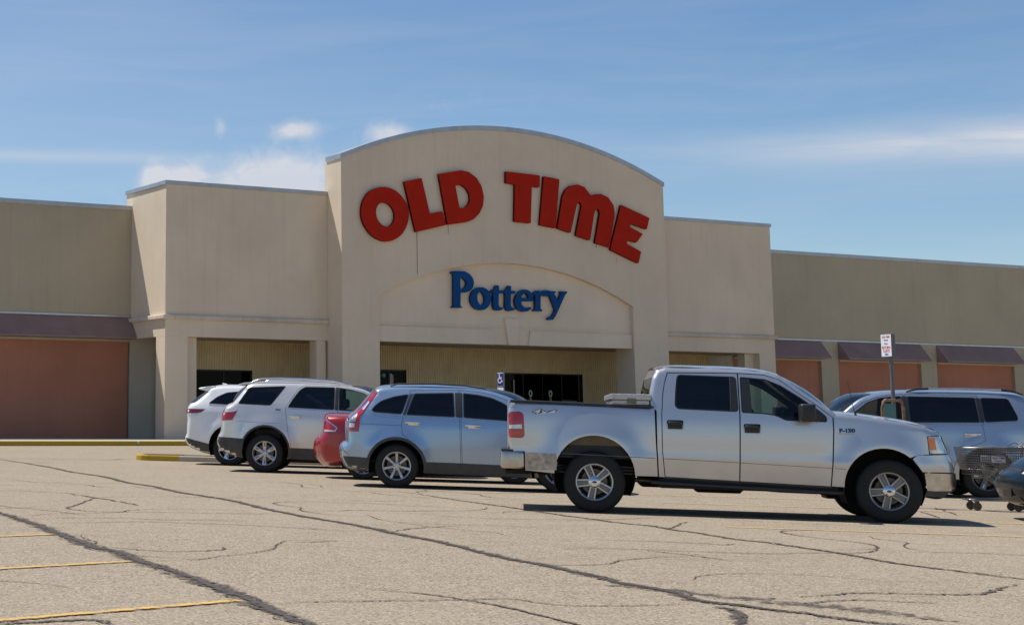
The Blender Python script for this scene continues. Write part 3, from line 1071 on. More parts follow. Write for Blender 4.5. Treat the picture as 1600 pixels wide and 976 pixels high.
def siding(x0, x1, z0, z1):
    pitch, d = 0.115, 0.035
    v, f = [], []
    x = x0
    row = []
    while x < x1 - 1e-6:
        for dx, dy in ((0, 0), (0.035, 0), (0.050, d), (0.100, d)):
            if x + dx <= x1:
                row.append((x + dx, YR + dy))
        x += pitch
    row.append((x1, YR + d))
    for (a, b) in row:
        v += [(a, b, z0), (a, b, z1)]
    for i in range(len(row) - 1):
        f.append((2 * i, 2 * i + 2, 2 * i + 3, 2 * i + 1))
    return sp(mesh_obj('siding_panel', v, f, M_SIDING))


WIN = [(29.3, 33.10, 1.90), (38.9, 40.59, 2.05), (45.65, 50.03, 2.02)]
siding(28.85, 57.5, 2.10 + E, LINT + 0.1)
edges = [28.85] + [w for a, b, _ in WIN for w in (a, b)] + [57.5]
for i in range(0, len(edges), 2):
    siding(edges[i], edges[i + 1], SW - 0.2, 2.10 + E)
for (a, b, zt) in WIN:
    siding(a, b, zt + E, 2.10 + E)
    zt += E
    room = sp(box('shop_room', a - 0.6, b + 0.6, YR + 0.5, YR + 5, SW - 0.1, zt + 0.4, M_DARK))
    win = sp(slab('storefront_window', [(a, SW), (b, SW), (b, zt), (a, zt)],
                  [[(a + 0.06, SW + 0.15), (b - 0.06, SW + 0.15), (b - 0.06, zt - 0.06), (a + 0.06, zt - 0.06)]], YR + 0.06, YR + 0.16, M_FRAME))
    k = max(1, round((b - a) / 1.1))
    for i in range(k):
        u0, u1 = a + 0.06 + (b - a - 0.12) * i / k, a + 0.06 + (b - a - 0.12) * (i + 1) / k
        sp(box('pane', u0 + 0.02, u1 - 0.02, YR + 0.10, YR + 0.112, SW + 0.15, zt - 0.06, M_STORE), win)
        if i:
            sp(box('mullion', u0 - 0.02, u0 + 0.02, YR + 0.065, YR + 0.155, SW + 0.15, zt - 0.06, M_FRAME), win)
M_STW = simple('sticker_white', (0.42, 0.55, 0.50), 0.6)
M_STY = simple('sticker_yellow', (0.30, 0.22, 0.02), 0.6)
M_STG = simple('sticker_green', (0.10, 0.42, 0.33), 0.5)
for sx in (47.18, 48.28):
    ring = [(sx + 0.10 * math.cos(t), 1.13 + E + 0.16 * math.sin(t)) for t in np.linspace(0, 2 * math.pi, 20, False)]
    hole = [(sx + 0.045 * math.cos(t), 1.13 + E + 0.075 * math.sin(t)) for t in np.linspace(0, 2 * math.pi, 14, False)]
    sp(slab('door_sticker', ring, [hole], YR + 0.085, YR + 0.095, M_STW), win)
    sp(slab('door_sticker', [(sx - 0.06, 0.72 + E), (sx + 0.07, 0.72 + E), (sx + 0.06, 0.95 + E), (sx - 0.05, 0.95 + E)], [], YR + 0.085, YR + 0.095, M_STY), win)
sp(box('door_handle', 46.22, 46.26, YR + 0.02, YR + 0.055, 0.2 + E, 1.72 + E, M_COPE), win)
sp(slab('door_sticker', [(48.9, 0.70 + E), (49.75, 0.70 + E), (49.75, 0.84 + E), (48.9, 0.86 + E)], [], YR + 0.085, YR + 0.095, simple('sticker_grey', (0.10, 0.14, 0.13), 0.6)), win)
bm = bmesh.new()
bmesh.ops.create_uvsphere(bm, u_segments=16, v_segments=10, radius=0.10)
bmesh.ops.translate(bm, verts=bm.verts, vec=(39.42, YR + 0.0, 1.80 + E))
sp(bm_obj('green_globe', bm, M_STG, None, True))  # round green mark on the window, built as a small ball


def wing(xa, xb, zc):
    """a side wing: wall over recessed red infill panels"""
    sp(box('wing_wall', xa, xb, YW, YW + 0.4, 2.95 + E, zc - 0.18, M_WING))
    sp(box('wing_coping', xa, xb, YW - 0.05, YW + 0.5, zc - 0.18, zc, M_COPE))
    sp(box('wing_flashing', xa, xb, YW - 0.05, YW - 0.002, 3.90 + E, 3.97 + E, M_FLASH))
    sp(box('wing_roof', xa, xb, YW + 0.5, YW + 30, zc - 0.7, zc - 0.6, M_ROOF))


wing(-30, XL - 0.004, 8.37 + E)
wing(XR + 0.004, 115, 8.27 + E)
sp(box('main_roof', XL, XR, YW + 0.6, YW + 30, 7.6 + E, 7.7 + E, M_ROOF))
sp(box('rear_wall', -30, 115, YW + 29.7, YW + 30, SW - 0.5, 7.5 + E, M_WING))


def awning(x0, x1, z0, z1, dep, ends=True):
    yb, yf = YW - 0.004, YW - dep
    v = [(x0, yb, z1), (x1, yb, z1), (x0, yf, z0), (x1, yf, z0), (x0, yb, z0), (x1, yb, z0), (x0, yf, z0 - 0.06), (x1, yf, z0 - 0.06), (x0, yb, z0 - 0.06), (x1, yb, z0 - 0.06)]
    f = [(0, 2, 3, 1), (2, 6, 7, 3), (0, 8, 6, 2), (1, 3, 7, 9), (6, 8, 9, 7)]
    a = sp(mesh_obj('awning', v, f, M_AWN))
    # standing seams of the metal sheets
    k = max(2, int((x1 - x0) / 1.15))
    for i in range(1, k):
        x = x0 + (x1 - x0) * i / k
        sp(mesh_obj('awning_seam', [(x - 0.008, yb, z1 + 0.004), (x + 0.008, yb, z1 + 0.004), (x - 0.008, yf - 0.003, z0 + 0.004), (x + 0.008, yf - 0.003, z0 + 0.004)], [(0, 2, 3, 1)], M_AWN), a)
    sp(box('awning_trim', x0 + 0.03, x1 - 0.03, YW - 0.05, YW - 0.006, z0 - 0.16, z0 - 0.065, M_TAN), a)
    return a


AW0, AW1, ADEP = 3.08 + E, 3.89 + E, 0.68
awning(13.0, XL - 0.02, AW0, AW1, ADEP)
awning(-10.0, 12.0, AW0, AW1, ADEP)
pitch = 6.855
pil = [64.90 + pitch * k for k in range(-1, 8)]
for k, x in enumerate(pil):
    if x + 1.12 > XR:
        sp(box('pilaster', max(x, XR + 0.01), x + 1.12, YW + 0.006, YW + 0.5, SW - 0.3, 2.949 + E, M_WING))
    a0, a1 = max(x + 1.14, XR + 0.15), x + pitch
    if a1 > XR + 1:
        awning(a0, a1, AW0, AW1, ADEP)
        sp(box('infill_panel', max(x + 1.12, XR), x + pitch, YW + 0.16, YW + 0.4, SW - 0.3, 2.949 + E, M_RED))
for x0, x1 in ((13.0, XL - 0.05), (-10, 12.0)):
    sp(box('infill_panel', x0, x1, YW + 0.10, YW + 0.4, SW - 0.3, 2.949 + E, M_RED))
sp(box('pilaster', 12.0, 13.0, YW + 0.006, YW + 0.5, SW - 0.3, 2.949 + E, M_WING))

# ------------------------------------------------------------------ raised sign letters
for nm, letters, y0, y1, m1, m2, lab in (
        ('store_sign', RED_LETTERS, YT - 0.15, YT - 0.03, M_LRED, M_LREDS, 'red raised capital letters OLD TIME curving across the tower'),
        ('store_sign', BLUE_LETTERS, YT + 0.03, YT + 0.17, M_LBLUE, M_LBLUES, 'blue raised serif letters Pottery under the entrance arch')):
    xs = [p[0] for l in letters for p in l[0]]
    zs = [p[1] for l in letters for p in l[0]]
    org = Vector(((min(xs) + max(xs)) / 2, y1, min(zs)))
    sg = tag(empty(nm, mat=Matrix.Translation(org)), lab, 'sign')
    for o_, h_ in letters:
        smooth_ = round_poly(ccw(o_), 0.05 if nm and m1 is M_LRED else 0.03, 3)
        if len(o_) in (17, 22) and h_:
            smooth_ = catmull(ccw(o_), 4, True)
        hs = [catmull(ccw(h_), 4, True)] if len(h_) > 8 else ([round_poly(ccw(h_), 0.06, 3)] if h_ else [])
        l_ = slab('letter', smooth_, hs, y0, y1, m1, None, m2)
        l_.data.transform(Matrix.Translation(-org))
        l_.parent = sg
        # stand-off mounts behind the letter
        cx = sum(p[0] for p in o_) / len(o_)

# ------------------------------------------------------------------ vehicle kit
M_RUB = simple('tyre_rubber', (0.0085, 0.0085, 0.0085), 0.75, var=0.2, scale=8, bmp=0.15, bscale=60)
M_BLK = simple('black_trim', (0.018, 0.018, 0.019), 0.45, var=0.2, scale=9)
M_CLAD = simple('grey_cladding', (0.055, 0.053, 0.050), 0.6, var=0.2, scale=7, bmp=0.1, bscale=90)
M_UND = simple('underbody', (0.012, 0.011, 0.010), 0.85, var=0.3)
M_CHR = simple('chrome', (0.70, 0.71, 0.73), 0.13, 1.0, var=0.04)
M_CHRD = simple('chrome_dusty', (0.50, 0.48, 0.45), 0.30, 1.0, var=0.15, scale=9)
M_ALLOY = simple('alloy', (0.50, 0.50, 0.51), 0.33, 0.85, var=0.08)
M_ALLOYD = simple('alloy_dark', (0.17, 0.165, 0.155), 0.45, 0.7, var=0.15)
M_DISC = simple('brake_steel', (0.16, 0.14, 0.12), 0.5, 0.7, var=0.25)
M_LRED2 = simple('tail_lamp_red', (0.42, 0.008, 0.012), 0.12, var=0.12, scale=14, coat=1.0)
M_LRED3 = simple('tail_lamp_dark_red', (0.20, 0.006, 0.014), 0.15, var=0.2, scale=14, coat=1.0)
M_LWHT = simple('lamp_clear', (0.66, 0.66, 0.66), 0.15, 0.2, var=0.2, scale=18, coat=1.0)
M_LAMB = simple('lamp_amber', (0.75, 0.17, 0.015), 0.15, var=0.1, scale=14, coat=1.0)
M_LHEAD = simple('headlamp_reflector', (0.50, 0.53, 0.57), 0.18, 0.7, var=0.35, scale=16, coat=1.0)
M_SEAT = simple('seat_cloth', (0.075, 0.070, 0.065), 0.9, var=0.2)
M_DASH = simple('dashboard', (0.045, 0.045, 0.045), 0.7, var=0.2)
G_PRIV = glass('privacy_glass', (0.075, 0.085, 0.088), 1.56)
G_TINT = glass('green_glass', (0.58, 0.74, 0.69), 1.42)
G_WIND = glass('windscreen_glass', (0.58, 0.74, 0.74), 1.55)


def pchip(xs, ys):
    xs, ys = np.array(xs, float), np.array(ys, float)
    h = np.diff(xs)
    d = np.diff(ys) / h
    m = np.zeros(len(xs))
    for i in range(1, len(xs) - 1):
        if d[i - 1] * d[i] > 0:
            w1, w2 = 2 * h[i] + h[i - 1], h[i] + 2 * h[i - 1]
            m[i] = (w1 + w2) / (w1 / d[i - 1] + w2 / d[i])
    m[0], m[-1] = d[0], d[-1]

    def f(x):
        x = np.clip(np.asarray(x, float), xs[0], xs[-1])
        i = np.clip(np.searchsorted(xs, x) - 1, 0, len(h) - 1)
        t = (x - xs[i]) / h[i]
        return ((1 + 2 * t) * (1 - t) ** 2 * ys[i] + t * (1 - t) ** 2 * h[i] * m[i] + t * t * (3 - 2 * t) * ys[i + 1] + t * t * (t - 1) * h[i] * m[i + 1])
    return f


def arch_pts(cx, cz, r, z0, n=22):
    """wheel opening from its right foot over the top to its left foot"""
    a = math.asin(max(-1, min(1, (z0 - cz) / r)))
    return [(cx + r * math.cos(t), cz + r * math.sin(t)) for t in np.linspace(a, math.pi - a, n)]


class Vehicle:
    def __init__(s, name, label, cat, pose, prof, plan, arches, sil, group=None):
        s.root = empty(name, mat=stand(*pose))
        tag(s.root, label, cat, group)
        s.fp, s.fx = pchip(*zip(*prof)), pchip(*zip(*plan))
        s.arches = arches
        s.sil = np.array([(a, b) for a, b, _ in sil])
        s.silr = np.array([c for _, _, c in sil])

    def y(s, x, z, fillet=True):
        x, z = np.atleast_1d(np.asarray(x, float)), np.atleast_1d(np.asarray(z, float))
        v = s.fp(z) - s.fx(x)
        for (cx, cz, r, fl, wd) in s.arches:
            d = np.hypot(x - cx, z - cz) - r
            v = v + fl * np.exp(-(np.maximum(d, 0) / wd) ** 2) * np.clip((z - cz + 0.35) / 0.3, 0, 1)
        if fillet:
            d, i = seg_dist(np.stack([x, z], 1), s.sil)
            rr = (s.silr[i] + s.silr[i + 1]) / 2
            u = np.clip((rr - d) / rr, 0, 1)
            v = v - rr * (1 - np.sqrt(np.maximum(0, 1 - u * u)))
        return v

    def y1(s, x, z, fillet=True):
        return float(s.y([x], [z], fillet)[0])

    def both(s, name, verts2, faces, off, mat, parents=None, smooth=True, fillet=True):
        """lay a flat side-view mesh on the right and left flanks"""
        V = np.asarray(verts2)
        yy = s.y(V[:, 0], V[:, 1], fillet) + off
        out = []
        for k, sgn in ((0, -1), (1, 1)):
            vs = [(V[i, 0], sgn * yy[i], V[i, 1]) for i in range(len(V))]
            fs = [tuple(int(j) for j in (f if sgn < 0 else f[::-1])) for f in faces]
            out.append(mesh_obj(name, vs, fs, mat, parents[k] if parents else s.root, smooth))
        return out

    def panel(s, name, outer, mat, holes=(), off=0.0, step=0.055, parents=None, fillet=True, rows=()):
        V, T = triangulate(outer, holes, step, step * 0.6, True, rows)
        return s.both(name, V, T, off, mat, parents, True, fillet)

    def band(s, name, poly, w_in, w_out, mat, off, parents=None, closed=True, fillet=True):
        """a strip that follows an outline"""
        P = densify(ccw(poly) if closed else poly, 0.05, closed)
        if closed:
            A, B = inset(P, -w_out), inset(P, w_in)
        else:
            A, B = [], []
            for i in range(len(P)):
                a, b = np.array(P[max(i - 1, 0)]), np.array(P[min(i + 1, len(P) - 1)])
                d = (b - a) / (np.linalg.norm(b - a) + 1e-9)
                nn = np.array((-d[1], d[0]))
                A.append(tuple(np.array(P[i]) - nn * w_out))
                B.append(tuple(np.array(P[i]) + nn * w_in))
        n = len(P)
        f = [(i, (i + 1) % n, n + (i + 1) % n, n + i) for i in range(n if closed else n - 1)]
        return s.both(name, A + B, f, off, mat, parents, True, fillet)

    def ribbon(s, name, pts, mat, crown=(0.0, 0.0, 0.0), t0=-1.0, t1=1.0, off=0.0, n=16, smooth_pts=True, parent=None, sub=5, exact=False):
        """skin running across the car between the two flanks along part of the outline"""
        P = np.array(pts) if exact else np.array(catmull(pts, sub) if smooth_pts and len(pts) > 2 else densify(pts, 0.06, False))
        d = np.gradient(P, axis=0)
        d /= np.linalg.norm(d, axis=1)[:, None] + 1e-9
        nn = np.stack([-d[:, 1], d[:, 0]], 1)
        yy = s.y(P[:, 0], P[:, 1])
        u = np.linspace(0, 1, len(P))
        c = crown[0] + (crown[2] - crown[0]) * u + crown[1] * np.sin(math.pi * u)
        ts = np.linspace(t0, t1, n + 1)
        verts = []
        for i in range(len(P)):
            for t in ts:
                k = c[i] * (1 - abs(t) ** 2.4) + off
                verts.append((P[i, 0] + nn[i, 0] * k, yy[i] * t, P[i, 1] + nn[i, 1] * k))
        m = n + 1
        faces = [(i * m + j, i * m + j + 1, (i + 1) * m + j + 1, (i + 1) * m + j)[::-1] for i in range(len(P) - 1) for j in range(n)]
        return mesh_obj(name, verts, faces, mat, parent or s.root, True)

    def block(s, name, x0, x1, z0, z1, th, mat, parents=None, bev=0.012, sink=0.01, seg=2):
        out = []
        yc = s.y1((x0 + x1) / 2, (z0 + z1) / 2)
        for k, sgn in ((0, -1), (1, 1)):
            out.append(box(name, x0, x1, sgn * (yc - sink), sgn * (yc + th), z0, z1, mat, parents[k] if parents else s.root, bev, seg, True))
        return out

    def seals(s, poly, parents, w=0.016):
        return s.band('door_seal', poly, w, w, M_BLK, -0.014, parents)

    def window(s, poly, mat, parents, name='window', off=-0.010):
        w = s.panel(name, inset(poly, 0.002), mat, (), off, 0.12, parents)
        s.band('window_seal', poly, 0.016, 0.003, M_BLK, -0.003, w)
        return w

    def wells(s, depth=0.42):
        for (cx, cz, r, fl, wd) in s.arches:
            A = arch_pts(cx, cz, r + 0.005, 0.22, 24)
            for sgn in (-1, 1):
                v, f = [], []
                for (x, z) in A:
                    yo = s.y1(x, z, False) - 0.004
                    v += [(x, sgn * yo, z), (x, sgn * (yo - depth), z)]
                m = len(A)
                for i in range(m - 1):
                    f.append((2 * i, 2 * i + 1, 2 * i + 3, 2 * i + 2))
                f.append(tuple(2 * i + 1 for i in range(m)))
                mesh_obj('wheel_well', v, f, M_UND, s.root, False)

    def wheel(s, x, yc, r, w, rim_r, style, side, steer=0.0, mats=(None, None)):
        """side -1 = right. parts: tyre, rim, brake disc, hub cap"""
        wroot = empty('wheel', s.root)
        rot = Matrix.Rotation(steer, 4, 'Z')
        if side > 0:
            rot = rot @ Matrix.Rotation(math.pi, 4, 'Z')
        wroot.matrix_local = Matrix.Translation((x, side * yc, r)) @ rot
        h = w / 2
        tr = [(rim_r, -h * 0.80), (rim_r + 0.008, -h * 0.93), (rim_r + (r - rim_r) * 0.35, -h * 1.0), (rim_r + (r - rim_r) * 0.65, -h * 0.99), (r - 0.028, -h * 0.93), (r - 0.010, -h * 0.84),
              (r, -h * 0.70), (r, -h * 0.30), (r - 0.007, -h * 0.28), (r - 0.007, -h * 0.20), (r, -h * 0.18), (r, h * 0.18), (r - 0.007, h * 0.20), (r - 0.007, h * 0.28), (r, h * 0.30),
              (r, h * 0.70), (r - 0.010, h * 0.84), (r - 0.028, h * 0.93), (rim_r + (r - rim_r) * 0.4, h), (rim_r, h * 0.8)]
        lathe('tyre', tr, M_RUB, wroot, 56)
        m1, m2 = mats[0] or M_ALLOY, mats[1] or M_ALLOYD
        face = -h * 0.80
        rim = lathe('rim', [(rim_r + 0.004, face - 0.012), (rim_r - 0.004, face - 0.018), (rim_r - 0.016, face - 0.012), (rim_r - 0.022, face + 0.012), (rim_r - 0.034, face + 0.05), (rim_r - 0.045, h * 0.7)], m1, wroot, 56)
        lathe('brake_disc', [(0.02, face + 0.085), (rim_r * 0.70, face + 0.085), (rim_r * 0.70, face + 0.105), (0.02, face + 0.105)], M_DISC, wroot, 32)
        lathe('wheel_back', [(0.01, face + 0.13), (rim_r - 0.03, face + 0.13)], M_UND, wroot, 32)
        bm = bmesh.new()

        def spoke(b, a, r0, r1, w0, w1, y0, y1, th, skew=0.0):
            ca, sa = math.cos(a), math.sin(a)
            ring = []
            for (rr, ww, yy, sk) in ((r0, w0, y0, 0), ((r0 + r1) / 2, (w0 + w1) / 2 * 0.96, (y0 + y1) / 2 - 0.006, skew / 2), (r1, w1, y1, skew)):
                q = []
                for (k, dy) in ((-0.5, th), (-0.5, 0.006), (-0.36, 0.0), (0.36, 0.0), (0.5, 0.006), (0.5, th)):
                    t = ww * k + sk
                    q.append(b.verts.new((rr * ca - t * sa, yy + dy, rr * sa + t * ca)))
                ring.append(q)
            for i in range(2):
                for k in range(5):
                    b.faces.new((ring[i][k], ring[i][k + 1], ring[i + 1][k + 1], ring[i + 1][k]))

        R1 = rim_r - 0.018
        hub = 0.075
        if style == 'truck':
            for k in range(5):
                a = R(90 + 72 * k + 24)
                bi = bmesh.new()
                spoke(bi, a, 0.05, R1, 0.066, 0.082, face + 0.014, face + 0.016, 0.04)
                bm_obj('spoke', bi, m2, wroot, True, 30)
                for sg in (-1, 1):
                    ca, sa = math.cos(a), math.sin(a)
                    q = []
                    for (rr, off) in ((0.055, 0.032), (R1, 0.040)):
                        for (dw, dy) in ((-0.009, 0.03), (-0.009, 0.0), (0.009, 0.0), (0.009, 0.03)):
                            t = sg * (off + dw)
                            q.append(bm.verts.new((rr * ca - t * sa, face + dy - 0.002, rr * sa + t * ca)))
                    for i in range(3):
                        bm.faces.new((q[i], q[i + 1], q[4 + i + 1], q[4 + i]))
            hub = 0.085
        else:
            ns, w0, w1, ph = {'seven': (7, 0.040, 0.050, 0.0), 'six': (6, 0.060, 0.088, 0.0), 'five': (5, 0.075, 0.105, 0.3), 'ten': (10, 0.020, 0.026, 0.1)}[style]
            for k in range(ns):
                a = 2 * math.pi * k / ns + math.pi / 2 + ph
                spoke(bm, a, 0.05, R1, w0, w1, face + 0.016, face - 0.002, 0.045)
                if style in ('six', 'five'):
                    bi = bmesh.new()
                    spoke(bi, a, 0.10, R1 - 0.02, w0 * 0.30, w1 * 0.36, face + 0.011, face - 0.006, 0.01)
                    bm_obj('spoke_groove', bi, m2, wroot, True, 30)
        bm_obj('spokes', bm, m1, wroot, True, 30)
        lathe('hub', [(0.0, face - 0.0), (hub * 0.5, face - 0.001), (hub * 0.9, face + 0.008), (hub, face + 0.06)], m1, wroot, 28)
        if style != 'truck':
            bm = bmesh.new()
            for k in range(5):
                a = 2 * math.pi * k / 5 + 0.6
                bmesh.ops.create_cone(bm, cap_ends=True, segments=8, radius1=0.011, radius2=0.009, depth=0.012,
                                      matrix=Matrix.Translation((0.052 * math.cos(a), face - 0.002, 0.052 * math.sin(a))) @ Matrix.Rotation(math.pi / 2, 4, 'X'))
            bm_obj('lug_nuts', bm, M_BLK, wroot)
        return wroot

    def tube2(s, name, pts, r, mat, n=8, parents=None):
        """a tube on each flank; pts are x, inset from centre line, z"""
        return [tube(name, [(p[0], sg * p[1], p[2]) for p in pts], r, mat, parents[k] if parents else s.root, n) for k, sg in ((0, -1), (1, 1))]

    def cabin(s, x0, x1, floor, belt, roof, hw, rows, wheel_x=None, dash_x=None):
        box('cabin_floor', x0, x1, -hw, hw, floor, floor + 0.05, M_UND, s.root)
        for xr in rows:
            for sg in (-1, 1):
                bm = bmesh.new()
                yc = sg * hw * 0.52
                bm_box(bm, xr - 0.05, xr + 0.50, yc - 0.25, yc + 0.25, floor + 0.22, floor + 0.42, 0.05, 2)
                k = len(bm.verts)
                bm_box(bm, xr - 0.10, xr + 0.06, yc - 0.24, yc + 0.24, floor + 0.38, belt + 0.08, 0.05, 2)
                bm_box(bm, xr - 0.10, xr + 0.0, yc - 0.13, yc + 0.13, belt + 0.11, belt + 0.30, 0.04, 2)
                bm_obj('seat', bm, M_SEAT, s.root, True, 40)
        if dash_x:
            box('dashboard', dash_x - 0.28, dash_x + 0.30, -hw + 0.02, hw - 0.02, belt - 0.45, belt - 0.02, M_DASH, s.root, 0.07, 3, True)
        if wheel_x:
            c = Vector((wheel_x, hw * 0.50, belt - 0.06))
            ring = []
            for k in range(20):
                a = 2 * math.pi * k / 20
                ring.append(c + Vector((0.19 * math.cos(a) * 0.40, 0.19 * math.sin(a), 0.19 * math.cos(a) * 0.91)))
            st = tube('steering_wheel', ring, 0.016, M_DASH, s.root, 8, True)
            tube('steering_column', [c, c + Vector((0.30, 0, -0.14))], 0.03, M_DASH, st, 8)


def prism_y(name, poly, y0, y1, mat, parent, bev=0.008):
    bm = bmesh.new()
    a = [bm.verts.new((x, y0, z)) for x, z in poly]
    b = [bm.verts.new((x, y1, z)) for x, z in poly]
    n = len(poly)
    bm.faces.new(a)
    bm.faces.new(b[::-1])
    for i in range(n):
        bm.faces.new((a[i], b[i], b[(i + 1) % n], a[(i + 1) % n]))
    bmesh.ops.bevel(bm, geom=bm.edges[:], offset=bev, segments=2, profile=0.5, affect='EDGES')
    return bm_obj(name, bm, mat, parent, True, 40)


def full_outline(rear, roof, front, arches, sill):
    """closed side-view polygon of a car body with its wheel openings; arches given rear first"""
    (rx, rz, rr), (fx, fz, fr) = arches
    za, zb = sill
    ra = arch_pts(rx, rz, rr, za)
    fa = arch_pts(fx, fz, fr, zb)
    bottom = fa + ra            # going backwards along the underside
    return rear + roof + front + bottom


def common_car(cfg):
    """SUV or saloon built from its traced flank; returns the vehicle and its doors"""
    A = cfg['arches']
    rear, roof, front = cfg['rear'], cfg['roof'], cfg['front']
    raw = rear + roof + front
    SM = catmull(raw, 5)
    nr, nf = len(rear), len(rear) + len(roof)
    rear, roof, front = SM[:5 * nr - 4], SM[5 * nr - 4:5 * nf - 4], SM[5 * nf - 4:]

    def along(pts):
        if pts[0] in raw and pts[-1] in raw:
            return SM[5 * raw.index(pts[0]):5 * raw.index(pts[-1]) + 1], True
        return pts, False
    sil = [(x, z, cfg.get('r_end', 0.10)) for x, z in rear] + [(x, z, cfg.get('r_top', 0.055)) for x, z in roof] + [(x, z, cfg.get('r_end', 0.10)) for x, z in front]
    v = Vehicle(cfg['name'], cfg['label'], cfg['cat'], cfg['pose'], cfg['prof'], cfg['plan'],
                [(a[0], a[1], a[2], cfg.get('flare', 0.02), cfg.get('fwid', 0.14)) for a in A], sil, cfg.get('group'))
    pm = cfg['paint']
    outline = full_outline(rear, roof, front, A, cfg['sill'])
    doors = cfg['doors']
    qwin = [round_poly(w, 0.05, 3) for w in cfg.get('qwin', [])]
    body = v.panel('body_side', outline, pm, [ccw(d['poly']) for d in doors] + qwin, rows=(.008, .02, .04, .065, .095))
    for i, d in enumerate(doors):
        win = round_poly(d['win'], d.get('wr', 0.05), 3) if d.get('win') else None
        do = v.panel('door', inset(d['poly'], 0.0065), pm, [win] if win else [])
        v.seals(d['poly'], do)
        if win:
            v.window(win, d.get('glass', G_PRIV), do)
        if d.get('handle'):
            x0, x1, z0, z1 = d['handle']
            cup = v.block('handle_recess', x0 + 0.05, x1 - 0.02, z0, z0 + (z1 - z0) * 0.85, 0.004, cfg.get('hmat2', M_CHR), do, 0.012)
            v.block('handle', x0, x1, z1 - 0.038, z1, 0.045, cfg.get('hmat', M_CHR), do, 0.014, -0.018)
    for w in qwin:
        v.window(w, cfg.get('qglass', G_PRIV), None)
    for (nm, poly, mt, off) in cfg.get('patches', []):
        v.panel(nm, poly, mt, (), off, 0.05)
    for (nm, line, wd, mt, off) in cfg.get('strips', []):
        v.band(nm, line, wd / 2, wd / 2, mt, off, None, False)
    for (nm, pts, mt, crown) in cfg['ribbons']:
        q, exact = along(pts)
        v.ribbon(nm, q, mt, crown, exact=exact)
    for (nm, pts, mt, t0, off, cr) in cfg.get('rear_lamps', []):
        for a, b in ((-1.0, -t0), (t0, 1.0)):
            q, exact = along(pts)
            v.ribbon(nm, q, mt, cr, a, b, off, 5, exact=exact)
    for (nm, pts, mt, t0, off, cr) in cfg.get('centre', []):
        v.ribbon(nm, pts, mt, cr, -t0, t0, off, 10)
    v.wells()
    for (x, st) in ((0.0, 0.0), (cfg['wb'], cfg.get('steer', 0.0))):
        for sd in (-1, 1):
            v.wheel(x, cfg['track'], cfg['tyre'][0], cfg['tyre'][1], cfg['tyre'][2], cfg['rim'], sd, st, cfg.get('rim_mats', (None, None)))
    hw = cfg['half'] - 0.12
    x0, x1 = rear[0][0], front[-1][0]
    box('underbody', x0 + 0.25, x1 - 0.25, -hw + 0.25, hw - 0.25, 0.21, 0.36, M_UND, v.root)
    box('underbody', A[0][0] + A[0][2] + 0.02, A[1][0] - A[1][2] - 0.02, -hw, hw, 0.24, 0.40, M_UND, v.root)
    c = cfg['cabin']
    v.cabin(*c[:5], cfg['half'] - 0.22, c[5], c[6], c[7])
    return v

# ------------------------------------------------------------------ pickup truck
P_SILV = paint('paint_silver', (0.60, 0.60, 0.61), 0.72, 0.27, 0.36, 0.78)
P_BLUE = paint('paint_ice_blue', (0.34, 0.46, 0.61), 0.66, 0.25, 0.20, 0.55)
P_WHITE = paint('paint_pearl_white', (0.74, 0.72, 0.69), 0.45, 0.25, 0.30, 0.65)
P_WHITE2 = paint('paint_white', (0.82, 0.82, 0.83), 0.05, 0.25, 0.18, 0.5)
P_RED = paint('paint_red', (0.35, 0.008, 0.014), 0.25, 0.25, 0.20, 0.45)
P_STEEL = paint('paint_blue_grey', (0.43, 0.49, 0.56), 0.72, 0.26, 0.22, 0.6)
P_NAVY = simple('paint_navy', (0.005, 0.012, 0.018), 0.22, var=0.12, scale=5, spec=0.30)
M_DEC = simple('decal_grey', (0.10, 0.11, 0.13), 0.5)
M_EMB = simple('emblem_blue', (0.012, 0.03, 0.13), 0.3)
M_RIMT = simple('truck_spoke_grey', (0.20, 0.195, 0.19), 0.42, 0.6, var=0.12)

TR_POSE = (14.862, 18.305, -0.645)
sil = ([(-1.05, 0.74, .05), (-1.075, 0.92, .05), (-1.075, 1.25, .05), (-1.05, 1.345, .045), (-1.01, 1.375, .03)]
       + [(-0.28, 1.358, .03), (0.70, 1.33, .03)]
       + [(0.70, 1.37, .05), (0.70, 1.55, .06), (0.74, 1.73, .07), (0.79, 1.82, .07), (0.90, 1.858, .06)]
       + [(1.45, 1.857, .06), (1.83, 1.845, .06), (2.11, 1.822, .06), (2.29, 1.785, .055), (2.51, 1.615, .05), (2.75, 1.445, .05), (2.93, 1.315, .05)]
       + [(3.18, 1.297, .06), (3.42, 1.268, .06), (3.74, 1.228, .07), (3.98, 1.185, .08), (4.12, 1.135, .10), (4.19, 1.085, .12)]
       + [(4.25, 0.92, .14), (4.27, 0.85, .14), (4.325, 0.72, .14), (4.335, 0.62, .14), (4.33, 0.44, .14), (4.28, 0.38, .14)])
tk = Vehicle('pickup_truck', 'silver crew-cab pickup truck parked nearest the camera, dark rear glass', 'truck', TR_POSE,
             [(0.25, .93), (0.45, .958), (0.60, .975), (0.66, .984), (0.70, .9905), (0.80, .986), (0.95, .987), (1.10, .982), (1.22, .970), (1.32, .950), (1.5, .895), (1.7, .832), (1.86, .775)],
             [(-1.2, .03), (-0.9, .012), (-0.3, 0), (0.5, 0.0), (2.9, 0.0), (3.4, 0.004), (3.9, .035), (4.15, .09), (4.33, .16)],
             [(0.0, .47, .50, .055, .17), (3.475, .43, .475, .045, .17)], sil)
T = tk.root
arch_r = arch_pts(0.0, .47, .50, .48)
arch_f = arch_pts(3.475, .43, .475, .42)
